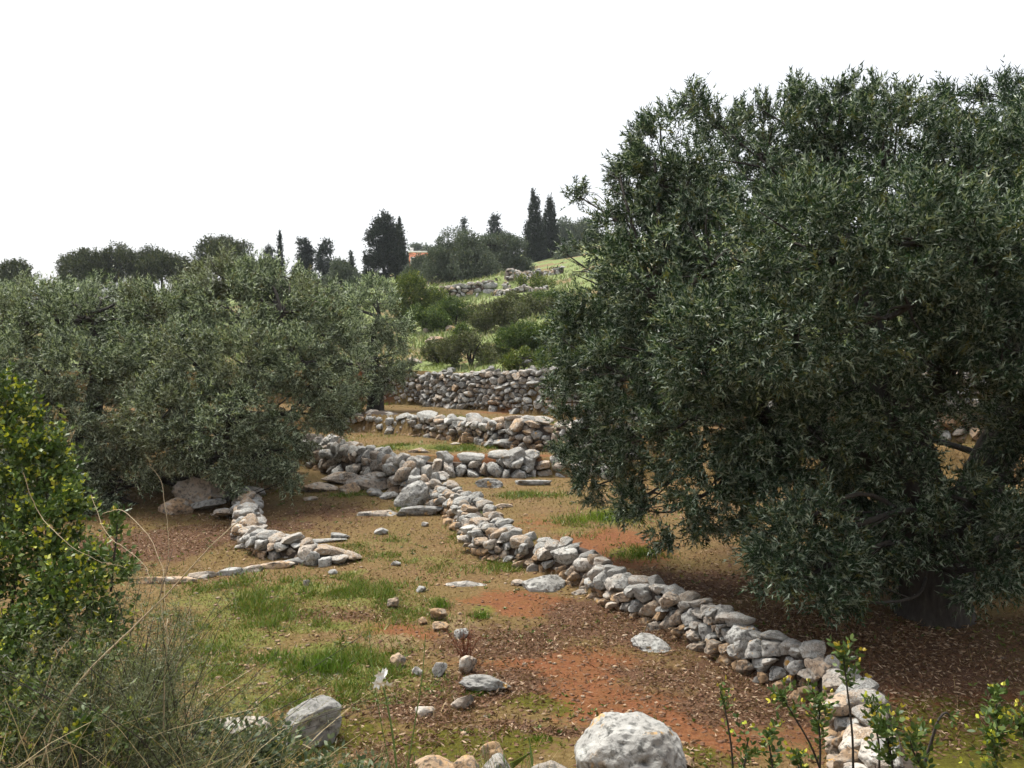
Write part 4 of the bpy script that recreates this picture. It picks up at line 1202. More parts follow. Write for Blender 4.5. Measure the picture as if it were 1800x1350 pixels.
# ---- bushes on the hillside
def bush(name, label, pal, px, top, foot, hw, d, seed, n=17, lp=None, group='bushes on the hillside'):
    b = ground(px, foot); d = b[1] + .3 * hw * b[1] / 1559; b = at(px, foot, d); b[2] = H1(b[0], b[1])
    t = at(px, top, d); hgt = max(.4, t[2] - b[2])
    w = hw * d / 1559.0
    s = np.random.default_rng(seed)
    lob = []
    for k in range(n):
        q = s.uniform(-1, 1); qy = s.uniform(-.6, .6)
        rr = hgt * s.uniform(.16, .36)
        lob.append((b + (q * w * .85, qy * w * .7, hgt * (1 - .45 * abs(q)) * s.uniform(.2, .85)), np.array((max(rr, w * s.uniform(.12, .26)), rr, rr)), 1.0))
    stems = [[tuple(b - (0, 0, .05)) + (.05,), tuple(b + (s.normal(0, .3) * w, 0, hgt * .4)) + (.03,), tuple(b + (s.normal(0, .5) * w, 0, hgt * .75)) + (.012,)] for _ in range(3)]
    lp = lp or max(.07, d / 1559 * 1.76 * 2.1)
    return tree(name, label, 'bush', b, stems, lob, pal, 7.5 / (lp * lp) * .12, lp * 2, 3, lp, lp * .5, .22, .08, group, 'tri', M_FAR, gap=.25, gapscale=1.6, n_sub=2, r0=.02, shell=.4, inner=.25, seed=seed, trunk_sides=6, upbias=.6)
for k, a in enumerate([
 ('rounded yellow-green bush beside the pale olive on the hill', 'shrub_y', 738, 484, 560, 40, 38),
 ('dark green bush below the hill terrace wall', 'shrub', 800, 528, 572, 45, 41),
 ('dark green bush at the left of the hillside grass', 'shrub', 748, 540, 585, 34, 37),
 ('soft green bush in the upper middle of the hillside', 'shrub_b', 888, 530, 580, 48, 40),
 ('bright bush at the top right of the slope by the big olive', 'shrub', 970, 508, 545, 30, 47),
 ('grey-green bush below the ruined hill wall', 'shrub_b', 915, 512, 545, 36, 47),
 ('large brown-green bush above the tall wall', 'shrub_b', 828, 588, 645, 50, 30),
 ('small round bush on top of the large brown-green bush', 'shrub', 812, 578, 600, 9, 34),
 ('dark hollow bush in the middle right of the slope', 'shrub', 925, 568, 625, 40, 33),
 ('fresh green bush touching the big olive half way up the slope', 'shrub_y', 985, 560, 615, 34, 34),
 ('bright yellow-green bush just above the tall wall crest', 'shrub_y', 920, 622, 655, 34, 25.5),
 ('green bush above the tall wall beside the big olive', 'shrub', 985, 610, 655, 36, 25.5),
 ('scrubby bush under the ruined hill wall by the bright grass', 'shrub_b', 945, 525, 556, 34, 45),
 ('straggling bush between the hill terrace wall and the soft green bush', 'shrub_b', 850, 535, 562, 28, 44),
 ('dull low scrub left of the large brown-green bush', 'shrub_b', 770, 600, 640, 22, 29),
 ('pale scrub at the top of the slope below the cypress pair', 'shrub_y', 935, 488, 508, 30, 58),
 ('wide green bush at the right edge of the hillside', 'shrub', 1040, 560, 620, 50, 33)]):
    bush('hillside_bush', a[0], a[1], a[2], a[3] - 6, a[4], a[5] * 1.25, a[6], seed=300 + k)
bush('terrace_bush', 'dark scrubby bush at the left end of the terrace wall', 'shrub_b', 612, 715, 752, 22, 22, 340, group=None)

# ------------------------------------------------------------------ the orange house
def box(g, a, b):
    x0, y0, z0 = a; x1, y1, z1 = b
    V = np.array([(x0,y0,z0),(x1,y0,z0),(x1,y1,z0),(x0,y1,z0),(x0,y0,z1),(x1,y0,z1),(x1,y1,z1),(x0,y1,z1)], float)
    g.add(V, np.array([(0,3,2,1),(4,5,6,7),(0,1,5,4),(1,2,6,5),(2,3,7,6),(3,0,4,7)]))
def house():
    d = 120.0
    b = at(736, 470, d)
    zt = at(736, 442, d)[2]
    b[2] = H1(b[0], b[1]) - .3
    h = zt - b[2]
    root = empty('house', b)
    tag(root, 'small orange flat-roofed house far off among the hill trees', 'house')
    def part(nm, mt, boxes, par=root):
        g = Geo()
        for q in boxes: box(g, np.array(q[0]) + b, np.array(q[1]) + b)
        return g.make(nm, mt, par, b)
    part('wall', M_TERRA, [((-1.3, 0, 0), (1.7, 5, h - .15))])
    r = part('roof', M_WHITE, [((-1.4, -.1, h - .15), (1.8, 5.1, h + .05))])
    part('chimney', M_WHITE, [((-1.2, .6, h + .05), (-.8, 1.0, h + .55))], r)
    for x in (-1.05, .75):
        w = part('window', M_WHITE, [((x - .05, -.04, h - 1.75), (x + .75, .05, h - .75))])
        part('pane', M_GLASS, [((x + .05, -.06, h - 1.65), (x + .65, -.03, h - .85))], w)
    dd = part('door', M_WHITE, [((-.15, -.04, 0), (.7, .05, 2.1))])
    part('handle', M_GLASS, [((.55, -.08, 1.0), (.62, -.03, 1.08))], dd)
house()

# ------------------------------------------------------------------ grass, dry thatch, litter (uncountable)
def blades(x, y, hgt, wid, col, lean=.5, two=True):
    n = len(x)
    z = H(x, y)
    P = np.stack([x, y, z - .01], 1)
    a = rng.uniform(0, 6.28, n)
    side = np.stack([np.cos(a), np.sin(a), np.zeros(n)], 1)
    ld = np.stack([rng.normal(0, lean, n), rng.normal(0, lean, n), np.ones(n)], 1)
    ld = unit(ld)
    bend = np.stack([rng.normal(0, lean, n), rng.normal(0, lean, n), -.25 * np.ones(n)], 1)
    h = hgt[:, None]; w = np.broadcast_to(wid, (n,))[:, None]
    if two:
        m = P + ld * h * .55
        V = np.stack([P - side * w * .5, P + side * w * .5, m + side * w * .38, P + ld * h + bend * h * .3, m - side * w * .38], 1)
        k = 5
    else:
        V = np.stack([P - side * w * .5, P + side * w * .5, P + ld * h + bend * h * .3], 1)
        k = 3
    return V.reshape(-1, 3), np.arange(n * k).reshape(n, k), np.repeat(col, k, 0)

def scatter(n, x0, x1, y0, y1, pf, near=True):
    """points with probability pf(x,y); near=True thins with distance"""
    y = y0 * (y1 / y0) ** rng.random(n) if near else rng.uniform(y0, y1, n)
    half = np.maximum(.62 * y, .5)
    x = rng.uniform(-1, 1, n) * half
    ok = (x > x0) & (x < x1)
    x, y = x[ok], y[ok]
    k = rng.random(len(x)) < pf(x, y)
    return x[k], y[k]

def pal(n, a, b, c=None, pc=.15):
    t = rng.random((n, 1))
    col = np.array(a) * (1 - t) + np.array(b) * t
    if c is not None:
        s = rng.random((n, 1)) < pc
        col = np.where(s, np.array(c) * rng.uniform(.7, 1.2, (n, 1)), col)
    return col

def stuff(name, label, V, Fc, col, mat):
    tag(link(name, mesh_np(name, V, Fc, mat, col)), label, 'grass' if 'grass' in name else 'leaves', kind='stuff')

# bright green grass patches
gx, gy = [], []
for (cx, cy_, rx, ry, st_) in _P['green']:
    k = int(36000 * rx * ry * st_ / max(1, (cy_ / 8.0) ** 1.5))
    gx.append(cx + rng.normal(0, .62, k) * rx); gy.append(cy_ + rng.normal(0, .62, k) * ry)
x, y = np.concatenate(gx), np.concatenate(gy)
k = rng.random(len(x)) < (.10 + .90 * sstep((noise2(x, y, 3.0, 51) - .46) / .12)) * (1 - .7 * np.clip(cover('soil', x, y), 0, 1))
x, y = x[k], y[k]
n = len(x); print('green blades', n)
hg = rng.uniform(.02, .085, n) * (.35 + 1.3 * sstep((noise2(x, y, 1.7, 53) - .3) / .4))
V, Fc, cc = blades(x, y, hg, .007 + .0007 * y, pal(n, (.060, .10, .012), (.15, .215, .03), (.27, .22, .075), .20), .6, False)
stuff('green_grass', 'fresh green grass growing in patches over the field', V, Fc, cc, M_LEAF)
# short dry thatch over everything open
def thatch(x, y):
    bare = np.maximum(cover('soil', x, y), cover('moss', x, y) * .9)
    return np.clip(.75 - bare * 1.1, 0.04, 1) * sstep((noise2(x, y, 1.8, 61) - .30) / .3) * (1 - hillmask(x, y))
x, y = scatter(260000, -10, 10, 6, 26, thatch)
n = len(x); print('thatch', n)
V, Fc, cc = blades(x, y, rng.uniform(.02, .06, n), .006 + .0008 * y, pal(n, (.085, .045, .020), (.23, .15, .066), (.105, .125, .026), .34), .9, False)
stuff('dry_grass', 'short dry ochre grass covering the terraces', V, Fc, cc, M_DRY)
# hillside grass
x, y = scatter(110000, -14, 14, 21, 62, lambda x, y: hillmask(x, y) * sstep((noise2(x, y, .5, 66) - .33) / .2) * .8)
n = len(x); print('hill grass', n)
V, Fc, cc = blades(x, y, rng.uniform(.10, .34, n), .02 + .0012 * y, pal(n, (.09, .13, .038), (.20, .235, .09), (.32, .29, .18), .34), .4, False)
stuff('hillside_grass', 'long pale green grass on the hillside above the tall wall', V, Fc, cc, M_LEAF)
# fallen olive leaves
def littermask(x, y):
    return np.clip(cover('litter', x, y) * 1.3 + .10 - cover('soil', x, y) * .35, 0, 1) * (1 - hillmask(x, y)) * sstep((noise2(x, y, 2.2, 81) - .25) / .3)
x, y = scatter(130000, -7, 7, 6, 16, littermask)
n = len(x); print('litter', n)
P = np.stack([x, y, H(x, y) + rng.uniform(.004, .03, n)], 1)
D = unit(np.stack([rng.normal(0, 1, n), rng.normal(0, 1, n), rng.normal(0, .35, n)], 1))
V, Fc, cc = leaves(P, D, rng.uniform(.035, .065, n), rng.uniform(.010, .018, n), pal(n, (.075, .038, .020), (.20, .12, .07), (.36, .26, .18), .22))
stuff('leaf_litter', 'fallen brown olive leaves strewn over the red earth', V, Fc, cc, M_DRY)
# taller straw and small broad-leaved weeds mixed through the field
x, y = scatter(26000, -9, 9, 6.1, 22, lambda x, y: .30 * sstep((noise2(x, y, .9, 141) - .42) / .2) * (1 - hillmask(x, y)) * (1 - .8 * cover('soil', x, y)))
n = len(x)
V, Fc, cc = blades(x, y, rng.uniform(.05, .17, n), .004 + .0004 * y, pal(n, (.22, .14, .065), (.40, .30, .16), (.16, .06, .03), .12), .55, False)
stuff('straw_stalk_grass', 'thin dead grass stalks standing through the field', V, Fc, cc, M_DRY)
x, y = scatter(9000, -8, 8, 6.1, 18, lambda x, y: .30 * sstep((noise2(x, y, 1.3, 151) - .45) / .15) * (1 - hillmask(x, y)) * (1 - .7 * cover('soil', x, y)))
n = len(x); m_ = 6
P = np.repeat(np.stack([x, y, H(x, y) + .005], 1), m_, 0)
D = unit(np.stack([rng.normal(0, 1, n * m_), rng.normal(0, 1, n * m_), rng.uniform(.15, .9, n * m_)], 1))
V, Fc, cc = leaves(P, D, rng.uniform(.02, .055, n * m_), rng.uniform(.010, .022, n * m_), np.repeat(pal(n, (.05, .09, .014), (.12, .17, .035), (.20, .20, .05), .2), m_, 0) * rng.uniform(.75, 1.2, (n * m_, 1)))
tag(link('field_weeds', mesh_np('field_weeds', V, Fc, M_LEAF, cc)), 'small broad-leaved weeds dotted over the field', 'weeds', kind='stuff')
# crumbs of red earth
x, y = scatter(9000, -7, 7, 6.1, 14, lambda x, y: .12 + .5 * np.clip(cover('soil', x, y) + cover('litter', x, y), 0, 1))
n = len(x)
v, f = ico(1)
sz = rng.uniform(.006, .026, n) ** 1.0
V = (v[None] * (1 + .45 * rng.normal(0, .4, (n, 12, 1))) * (sz[:, None, None] * np.array((1, .9, .6))) + np.stack([x, y, H(x, y)], 1)[:, None]).reshape(-1, 3)
Fc = (f[None] + (np.arange(n) * 12)[:, None, None]).reshape(-1, 3)
tag(link('soil_clods', mesh_np('soil_clods', V, Fc, M_EARTH)), 'crumbs of dry red earth lying on the near ground', 'soil', kind='stuff')
# stone chips
x, y = scatter(3000, -8, 8, 6.2, 25, lambda x, y: .10 + .6 * (noise2(x, y, .9, 87) > .55) * (1 - hillmask(x, y)))
n = len(x)
v, f = ico(1)
sz = rng.uniform(.012, .04, n) * (.7 + .3 * rng.random(n))
V = (v[None] * (1 + .5 * rng.normal(0, .3, (n, 12, 1))) * (sz[:, None, None] * np.array((1, .8, .55))) + np.stack([x, y, H(x, y) + .004], 1)[:, None]).reshape(-1, 3)
Fc = (f[None] + (np.arange(n) * 12)[:, None, None]).reshape(-1, 3)
tag(link('stone_chips', mesh_np('stone_chips', V, Fc, M_STONE_W)), 'small pale stone chips scattered over the terraces', 'gravel', kind='stuff')

# ------------------------------------------------------------------ foreground plants
def shoot_plant(name, label, cat, pts, d, L, W, n_tw, tw_len, K, palname, tip, group=None, spread=.9, rad=.012, leafy=(.35, 1.0), opp=2, stem_mat=None, silver=.2, shape='oval'):
    """one stem through picture points at about d metres, leafy twigs along its upper part"""
    P = np.array([at(px, py, d + dd) for px, py, dd in pts])
    root = empty(name, P[0])
    tag(root, label, cat, group)
    q = curve(P, 8)
    g = Geo(); tube(g, q, np.linspace(rad, rad * .45, len(q)), 6); g.make('stem', stem_mat or M_BARK, root, P[0], True)
    if n_tw:
        t = rng.uniform(leafy[0], leafy[1], n_tw)
        idx = np.clip((t * (len(q) - 1)).astype(int), 0, len(q) - 1)
        dirn = unit(np.gradient(q, axis=0))[idx] * .5 + randunit(n_tw) * .8 + np.array((0, 0, .45))
        V, Fc, col = twig_leaves(q[idx], unit(dirn), tw_len * rng.uniform(.6, 1.2, n_tw), K, L, W, palname, silver, 0.0, shape, spread, 0, opp, tip)
        link('foliage', mesh_np('foliage', V - P[0], Fc, M_LEAF, col), root, P[0])
    return root

# yellow-tipped evergreen bush at the left edge
gb = at(60, 1250, 3.9); gb[2] = H1(gb[0], gb[1])
L_ = pix_lobes([(q[0] - 8, q[1], q[2] * .90) + tuple(q[3:]) for q in [(8, 685, 22, 4.6, 1, 1.3), (35, 712, 18, 4.6, 1, 1.3), (70, 738, 20, 4.6, 1, 1.3), (105, 785, 18, 4.5, 1, 1.3), (135, 815, 18, 4.5, 1, 1.3), (140, 865, 22, 4.4, 1, 1.3), (160, 905, 18, 4.3, 1, 1.2), (118, 760, 12, 4.5, 1, 1.3), (15, 655, 12, 4.6, 1, 1.3), (185, 980, 20, 4.1, 1, 1.2), (10, 720, 55, 4.6), (30, 790, 70, 4.5), (90, 820, 60, 4.5), (20, 870, 90, 4.4), (110, 880, 60, 4.3), (60, 950, 90, 4.2), (150, 1000, 45, 4.1), (130, 1050, 80, 4.0), (30, 1050, 110, 4.1), (90, 1130, 80, 3.9), (-60, 900, 120, 4.4), (-60, 1080, 130, 4.1), (215, 1010, 30, 4.0, 1, .6), (190, 1090, 50, 3.9, 1, .7), (200, 935, 18, 4.2, 1, .7), (240, 1000, 22, 4.0, 1, .6), (20, 1180, 90, 3.8, 1, .8), (100, 1230, 80, 3.6, 1, .7), (-20, 1290, 110, 3.6, 1, .8), (180, 1170, 50, 3.7, 1, .5)]])
stems = [[tuple(gb - (0, 0, .05)) + (.014,), tuple(gb + (a, .15, .6)) + (.01,), tuple(gb + (a * 1.3, .35, 1.1)) + (.006,)] for a in (-.4, -.2, -.05, .1)]
tree('evergreen_bush', 'yellow-tipped evergreen bush filling the lower left edge', 'bush', gb, stems, L_, 'lentisk', 400, .13, 5, .034, .018, .25, .03, shape='lance', gap=.29, gapscale=4.0, n_sub=8, r0=.010, seed=61, spread=.95, trunk_sides=7, tipaccent=.30, upbias=.6, shell=.5, clump=14, clump_r=.10)

# wiry grey-green shrub below it
gb = at(250, 1330, 3.6); gb[2] = H1(gb[0], gb[1])
root = empty('wiry_shrub', gb)
tag(root, 'fine wiry grey-green shrub below the yellow-tipped bush', 'shrub')
g = Geo(); VV = []; 
nb = 240
bases = []
for k in range(nb):
    s0 = at(rng.uniform(90, 335), 1340, 3.6 + rng.uniform(-.3, .4)); s0[2] = H1(s0[0], s0[1])
    hgt = rng.uniform(.45, 1.15)
    le = np.array((rng.normal(.0, .22), rng.normal(0, .2), 0))
    q = curve(np.array([s0, s0 + le * .35 + (0, 0, hgt * .5), s0 + le * 1.3 + (0, 0, hgt * rng.uniform(.85, 1.0))]), 6)
    tube(g, q, np.linspace(.003, .001, len(q)), 4)
    bases.append(q)
g.make('stem', M_BARK, root, gb)
Q = np.concatenate([b[3:] for b in bases]); Q = Q[rng.integers(0, len(Q), 9000)] + rng.normal(0, .025, (9000, 3))
D = unit(randunit(9000) + (0, 0, .7))
V, Fc, col = twig_leaves(Q, D, np.full(9000, .075), 4, .028, .0024, 'shrub_b', .25, .1, 'tri', .9, 0, 2)
col = col * np.array((.95, 1.0, 1.05))
link('foliage', mesh_np('foliage', V - gb, Fc, M_LEAF, col), root, gb)

# pale dry stalks arching over the left shrubs
m, t_, out = nt('dry_stalk')
p = N(t_, 'ShaderNodeBsdfPrincipled', Roughness=.8); p.inputs['Base Color'].default_value = (.34, .27, .17, 1); t_.links.new(p.outputs[0], out.inputs[0])
M_STALK = m
for k, (lb, pts, d, r) in enumerate([
 ('thick pale dry branch arching from the bottom left corner', [(70, 1360, 0), (130, 1210, 0), (260, 1080, .1), (370, 960, .1), (430, 905, .15)], 3.3, .008),
 ('long thin dry stalk curling up beside the left olive shade', [(300, 1150, 0), (285, 1050, .1), (300, 960, .1), (285, 850, .2), (258, 815, .2)], 3.7, .0035),
 ('dry stalk bowing right over the shaded ground', [(180, 905, .3), (215, 900, .3), (262, 945, .2), (285, 1000, .1), (290, 1060, 0)], 3.6, .0035),
 ('thin dry stalk crossing the dark gap under the left olive', [(160, 870, .3), (190, 940, .2), (250, 985, .1), (275, 1020, 0)], 3.6, .003),
 ('upright dry stem rising from the wiry shrub', [(288, 1290, 0), (287, 1190, 0), (292, 1100, 0), (290, 1080, .05)], 3.4, .005),
 ('kinked dry stem right of the wiry shrub', [(310, 1180, 0), (325, 1110, 0), (332, 1060, .05), (330, 1050, .05)], 3.5, .004),
 ('slender dry stem leaning right at the shrub edge', [(335, 1260, 0), (360, 1190, 0), (385, 1140, 0), (392, 1125, 0)], 3.5, .003),
 ('dry straw stalk lying across the evergreen bush', [(40, 830, 0), (70, 900, 0), (120, 950, -.1), (180, 985, -.1), (230, 1000, -.1)], 3.7, .003),
 ('low dry branch at the bottom left', [(20, 1330, 0), (70, 1240, 0), (100, 1150, 0), (125, 1110, .05)], 3.3, .004),
 ('bare forked twig lying before the upright boulder', [(440, 1270, 0), (520, 1300, 0), (575, 1330, -.1), (610, 1370, -.1)], 4.6, .006),
]):
    P = np.array([at(a, b, d + c) for a, b, c in pts])
    q = curve(P, 10)
    q[:, :] += (rng.normal(0, .004, q.shape)).cumsum(0) * .35
    g = Geo(); tube(g, q, np.linspace(r, r * .4, len(q)) * .6, 6)
    tag(g.make('dry_stalk', M_STALK, None, P[0], True), lb, 'dry stalk', 'pale dry stalks in the left foreground')

# tangle of straw
n = 1050
x = rng.uniform(-2.5, -1.05, n); y = rng.uniform(3.0, 4.3, n)
z = H(x, y)
P0 = np.stack([x, y, z], 1)
hh = rng.uniform(.25, .85, n)
D0 = unit(np.stack([rng.normal(.15, .5, n), rng.normal(0, .35, n), np.ones(n)], 1))
g = Geo()
Vs, Fs = [], []
tt = np.linspace(0, 1, 6)
bend = np.stack([rng.normal(.1, .3, n), rng.normal(0, .25, n), rng.uniform(-.45, -.05, n)], 1)
cen = P0[:, None] + D0[:, None] * (hh[:, None, None] * tt[None, :, None]) + bend[:, None] * (hh[:, None, None] * tt[None, :, None] ** 2)
sidev = unit(np.cross(D0, randunit(n)))[:, None] * (.0022 * (1.1 - .7 * tt))[None, :, None]
VA = np.stack([cen - sidev, cen + sidev], 2).reshape(-1, 3)
i = np.arange(n)[:, None] * 12 + np.arange(5)[None] * 2
Fc = np.stack([i, i + 1, i + 3, i + 2], -1).reshape(-1, 4)
col = np.repeat(pal(n, (.28, .22, .12), (.50, .41, .26), (.16, .18, .07), .2), 12, 0)
stuff('straw_grass', 'tangle of dry straw among the left foreground bushes', VA, Fc, col, M_DRY)

# grey-green brambles along the bottom left
L2 = [((480, 1310), .16), ((420, 1340), .2), ((340, 1310), .18), ((560, 1345), .16), ((390, 1280), .12), ((640, 1350), .10), ((300, 1350), .2), ((470, 1270), .08)]
gb = at(430, 1400, 4.1); gb[2] = H1(gb[0], gb[1])
lob = [(at(px, py + 20, 4.1), np.array((r, r, r * .7)), 1.0) for (px, py), r in L2]
stems = [[tuple(gb - (0, 0, .03)) + (.008,), tuple((gb + np.array(l[0])) / 2 + (0, 0, .05)) + (.006,), tuple(l[0]) + (.003,)] for l in lob]
GREENS['bramble'] = np.array([(.05, .075, .04), (.10, .135, .075), (.22, .26, .17), (.26, .30, .06)])
tree('bramble', 'low grey-green bramble along the bottom left edge', 'bush', gb, stems, lob, 'bramble', 300, .11, 4, .036, .020, .35, .04, shape='oval', gap=.30, gapscale=5, n_sub=5, r0=.006, seed=63, spread=1.0, trunk_sides=5, upbias=.5)

# sprouting weeds, bottom left
n = 5200
x, y = scatter(26000, -2.6, .2, 3.6, 5.9, lambda x, y: .45 * sstep((noise2(x, y, 2.3, 95) - .35) / .2), False)
n = len(x)
V, Fc, cc = blades(x, y, rng.uniform(.08, .38, n), .005, pal(n, (.07, .12, .03), (.16, .22, .06), (.40, .33, .18), .35), .35)
stuff('weed_grass', 'mixed green and straw weeds on the near bank', V, Fc, cc, M_LEAF)

# yellow-tipped shoots at the lower right
SH = [
 ('tall single shoot with an orange-tipped head before the end of the diagonal wall', [(1500, 1370, 0), (1498, 1290, 0), (1488, 1200, 0), (1482, 1150, 0)], 3.9, 26, .10, (.62, 1.0), .75),
 ('slim shoot with a yellow tip over the red earth right of the boulder', [(1290, 1375, 0), (1285, 1310, 0), (1275, 1250, 0), (1266, 1215, 0)], 4.2, 12, .08, (.35, 1.0), .9),
 ('leaning grey-stemmed shoot left of the wall end', [(1450, 1375, 0), (1425, 1310, 0), (1390, 1250, 0), (1372, 1220, 0)], 4.0, 14, .08, (.6, 1.0), .8),
 ('bushy shoot with orange tips right against the wall end', [(1440, 1380, 0), (1442, 1320, 0), (1440, 1270, 0), (1442, 1235, 0)], 4.0, 32, .11, (.35, 1.0), .7),
 ('small yellow-headed shoot right of the tall single shoot', [(1545, 1380, 0), (1545, 1310, 0), (1535, 1265, 0), (1530, 1240, 0)], 4.1, 12, .07, (.5, 1.0), .9),
 ('dense leafy shoot at the bottom right of the wall', [(1570, 1390, 0), (1568, 1340, 0), (1560, 1300, 0), (1555, 1280, 0)], 3.7, 44, .12, (.2, 1.0), .45),
 ('broad leafy shoot at the bottom towards the right corner', [(1640, 1400, 0), (1620, 1350, 0), (1605, 1320, 0), (1600, 1300, 0)], 3.6, 30, .11, (.2, 1.0), .4),
 ('bushy shoot in the bottom right corner', [(1755, 1400, 0), (1750, 1350, 0), (1745, 1310, 0), (1740, 1290, 0)], 3.6, 44, .12, (.15, 1.0), .55),
 ('tall reddish-tipped shoot above the bottom right corner', [(1752, 1390, 0), (1752, 1320, 0), (1754, 1260, 0), (1750, 1228, 0)], 3.9, 26, .09, (.45, 1.0), .6),
 ('shoot leaving the frame at the right edge', [(1812, 1400, 0), (1810, 1340, 0), (1800, 1290, 0), (1795, 1270, 0)], 3.6, 26, .11, (.3, 1.0), .5),
 ('low sparse shoot at the bottom between boulder and wall', [(1360, 1390, 0), (1358, 1350, 0), (1352, 1310, 0), (1350, 1295, 0)], 4.0, 18, .09, (.2, 1.0), .6),
 ('pale-leaved low shoot right beside the boulder', [(1300, 1390, 0), (1308, 1350, 0), (1312, 1320, 0), (1315, 1300, 0)], 4.2, 16, .10, (.1, 1.0), .15),
 ('orange-leaved tuft at the bottom edge left of the wall end', [(1400, 1400, 0), (1405, 1365, 0), (1408, 1345, 0), (1405, 1330, 0)], 3.9, 16, .07, (.2, 1.0), .95),
 ('bright tuft of yellow leaves in the bottom left corner', [(140, 1390, 0), (142, 1330, 0), (146, 1295, 0), (150, 1275, 0)], 3.2, 22, .09, (.3, 1.0), .6),
 ('leafy shoot with a yellow head left of the upright boulder', [(205, 1380, 0), (215, 1320, 0), (225, 1290, 0), (230, 1280, 0)], 3.3, 24, .09, (.1, 1.0), .3),
 ('yellow-tipped shoot standing clear above the wiry shrub', [(195, 1040, 0), (200, 985, 0), (205, 940, 0), (206, 905, 0)], 4.0, 22, .08, (.3, 1.0), .5),
]
for lb, pts, d, ntw, tl, leafy, tip in SH:
    shoot_plant('evergreen_shoot', lb, 'shoot', pts, d, .035, .016, int(ntw * .8), tl, 4, 'lentisk', tip, 'yellow-tipped shoots in the foreground', leafy=leafy, rad=.006)
shoot_plant('bare_shoot', 'bare drooping grey stem among the bottom right shoots', 'shoot', [(1612, 1380, 0), (1632, 1320, 0), (1648, 1270, 0), (1662, 1253, 0), (1672, 1262, 0)], 3.7, .03, .012, 3, .05, 3, 'lentisk', .9, None, rad=.008, leafy=(.9, 1.0))

# white flower on its stalk, and two thin green stalks
GREENS['stalk'] = np.array([(.07, .13, .03), (.10, .17, .04), (.15, .22, .06), (.2, .25, .07)])
m, t_, out = nt('green_stalk')
p = N(t_, 'ShaderNodeBsdfPrincipled', Roughness=.6); p.inputs['Base Color'].default_value = (.10, .17, .04, 1); t_.links.new(p.outputs[0], out.inputs[0])
M_GSTALK = m
m, t_, out = nt('white_petal')
p = N(t_, 'ShaderNodeBsdfPrincipled', Roughness=.6); p.inputs['Base Color'].default_value = (.80, .80, .76, 1); t_.links.new(p.outputs[0], out.inputs[0])
M_PETAL = m
def stalk_obj(label, pts, d, r, name='flower_stalk', cat='flower'):
    P = np.array([at(a, b, d + c) for a, b, c in pts])
    root = empty(name, P[0]); tag(root, label, cat)
    q = curve(P, 8); g = Geo(); tube(g, q, np.linspace(r, r * .55, len(q)), 6); g.make('stem', M_GSTALK, root, P[0], True)
    return root, q
root, q = stalk_obj('white flower cluster on a tall green stalk in the foreground', [(700, 1375, 0), (690, 1290, 0), (678, 1225, 0), (672, 1203, 0)], 3.5, .005, 'white_flower')
top_ = q[-1]
for k in range(7):
    c = top_ + rng.normal(0, .020, 3) + np.array((0, 0, .012))
    ax = unit(rng.normal(size=3) * np.array((1, 1, .5)) + (0, -.4, .5))
    a = unit(np.cross(ax, (.3, .2, 1))); b = np.cross(ax, a)
    th = np.arange(6) * np.pi / 3
    Dp = unit(np.cos(th)[:, None] * a + np.sin(th)[:, None] * b + ax * .45)
    side = np.cross(Dp, ax)
    V = np.stack([np.repeat(c[None], 6, 0), c + Dp * .013 + side * .007, c + Dp * .027, c + Dp * .013 - side * .007], 1).reshape(-1, 3)
    link('blossom', mesh_np('blossom', V - c, np.arange(24).reshape(6, 4), M_PETAL), root, c)
stalk_obj('tall thin green stalk right of the white flower', [(712, 1375, 0), (728, 1280, 0), (742, 1190, 0), (748, 1115, 0)], 3.6, .0035)
stalk_obj('faint thin green stalk left of the white flower', [(690, 1370, 0), (668, 1260, 0), (652, 1150, 0), (648, 1085, 0)], 3.6, .0022)
shoot_plant('flowering_weed', 'slender weed with a yellow-green head in the green grass', 'weed', [(602, 1200, 0), (600, 1160, 0), (600, 1120, 0)], 5.6, .03, .012, 7, .05, 3, 'shrub_y', .6, None, rad=.003, leafy=(.75, 1.0), stem_mat=M_GSTALK)
# red-brown dead plant by the loose stones
GREENS['red'] = np.array([(.10, .03, .018), (.17, .06, .032), (.26, .12, .07), (.2, .09, .05)])
g_ = ground(818, 1165)
root = empty('dead_plant', g_); tag(root, 'red-brown dead plant beside the wedge-shaped stone', 'plant')
g = Geo(); tips = []
for k in range(16):
    e = g_ + np.array((rng.normal(-.02, .08), rng.normal(0, .05), rng.uniform(.18, .36)))
    q = curve(np.array([g_ + rng.normal(0, .02, 3) * (1, 1, 0), (g_ + e) / 2 + rng.normal(0, .015, 3), e]), 5)
    tube(g, q, np.linspace(.004, .0015, len(q)), 4, col=np.array((.15, .05, .028))); tips.append(q[3:])
g.make('stem', M_DRY, root, g_)
Q = np.concatenate(tips); Q = Q[rng.integers(0, len(Q), 150)]
V, Fc, col = twig_leaves(Q, unit(randunit(150) + (0, 0, .5)), np.full(150, .03), 2, .02, .006, 'red', .2, .1)
link('foliage', mesh_np('foliage', V - g_, Fc, M_DRY, col), root, g_)

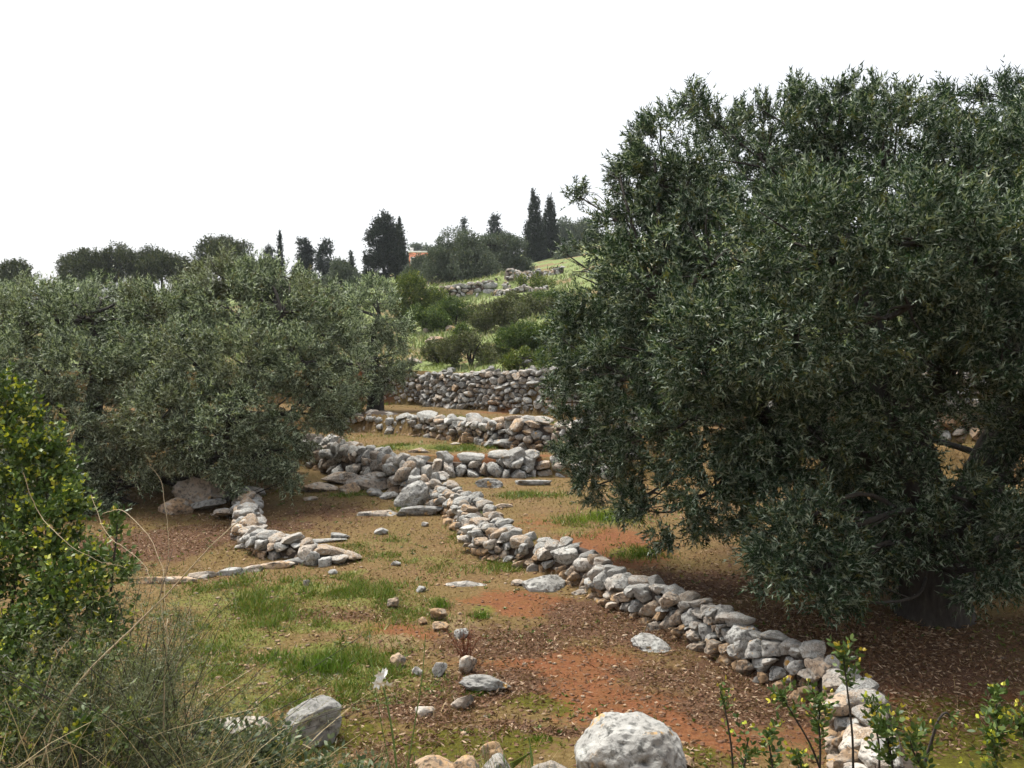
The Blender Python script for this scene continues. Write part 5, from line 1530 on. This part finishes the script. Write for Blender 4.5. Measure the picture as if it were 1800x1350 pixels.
# little green tufts on their own among the stones
def tuft(label, px, py, w, h, n, c=((.06, .12, .012), (.15, .24, .03))):
    g_ = ground(px, py)
    x = g_[0] + rng.normal(0, w, n); y = g_[1] + rng.normal(0, w * .7, n)
    V, Fc, cc = blades(x, y, rng.uniform(.4, 1, n) * h, .008, pal(n, *c), .45)
    tag(link('grass_tuft', mesh_np('grass_tuft', V - g_, Fc, M_LEAF, cc), None, g_), label, 'grass tuft', 'single green tufts', 'stuff')
tuft('grass tuft below the thin rock ledge', 776, 1068, .06, .12, 160)
tuft('grass tuft left of the red earth hollow', 845, 1086, .06, .12, 150)
tuft('large deep green leafy tuft in the near left grass', 572, 1178, .14, .20, 420)
tuft('dark green tuft left of the large leafy tuft', 478, 1160, .12, .13, 260)
tuft('bright grass tuft under the drooping skirt of the big olive', 1075, 912, .22, .16, 500, ((.12, .2, .02), (.22, .32, .04)))
tuft('yellow-green tuft left of the bright tuft by the olive skirt', 1022, 915, .14, .12, 220, ((.14, .2, .02), (.25, .32, .04)))
tuft('green tuft beside the crest of the diagonal wall', 1120, 978, .20, .13, 320)
tuft('small tuft at the red earth behind the boulder', 948, 1300, .06, .07, 90)
tuft('tuft at the left foot of the long holed stone', 838, 1222, .05, .09, 120)
tuft('small green tuft under the tilted slab', 706, 897, .10, .10, 120, ((.04, .08, .012), (.09, .15, .02)))
tuft('yellowish tuft on the ground left of the tall wall', 672, 712, .16, .16, 160, ((.14, .2, .02), (.26, .32, .05)))
tuft('grass tuft against the face of the tall wall', 770, 648, .3, .3, 200, ((.14, .2, .03), (.26, .3, .07)))

# ------------------------------------------------------------------ the air
def haze():
    x0, x1, y0, y1, z0, z1 = -262, 262, -42, 332, -12, 40
    g = Geo(); box(g, (x0, y0, z0), (x1, y1, z1))
    m = bpy.data.materials.new('haze'); m.use_nodes = True
    t = m.node_tree; t.nodes.clear()
    o = t.nodes.new('ShaderNodeOutputMaterial')
    v = t.nodes.new('ShaderNodeVolumePrincipled')
    v.inputs['Color'].default_value = (.86, .92, 1.0, 1)
    v.inputs['Density'].default_value = HAZE
    t.links.new(v.outputs[0], o.inputs['Volume'])
    tag(g.make('haze', m), 'thin pale haze over the far hillside', 'haze', kind='stuff')
HAZE = .00035
haze()
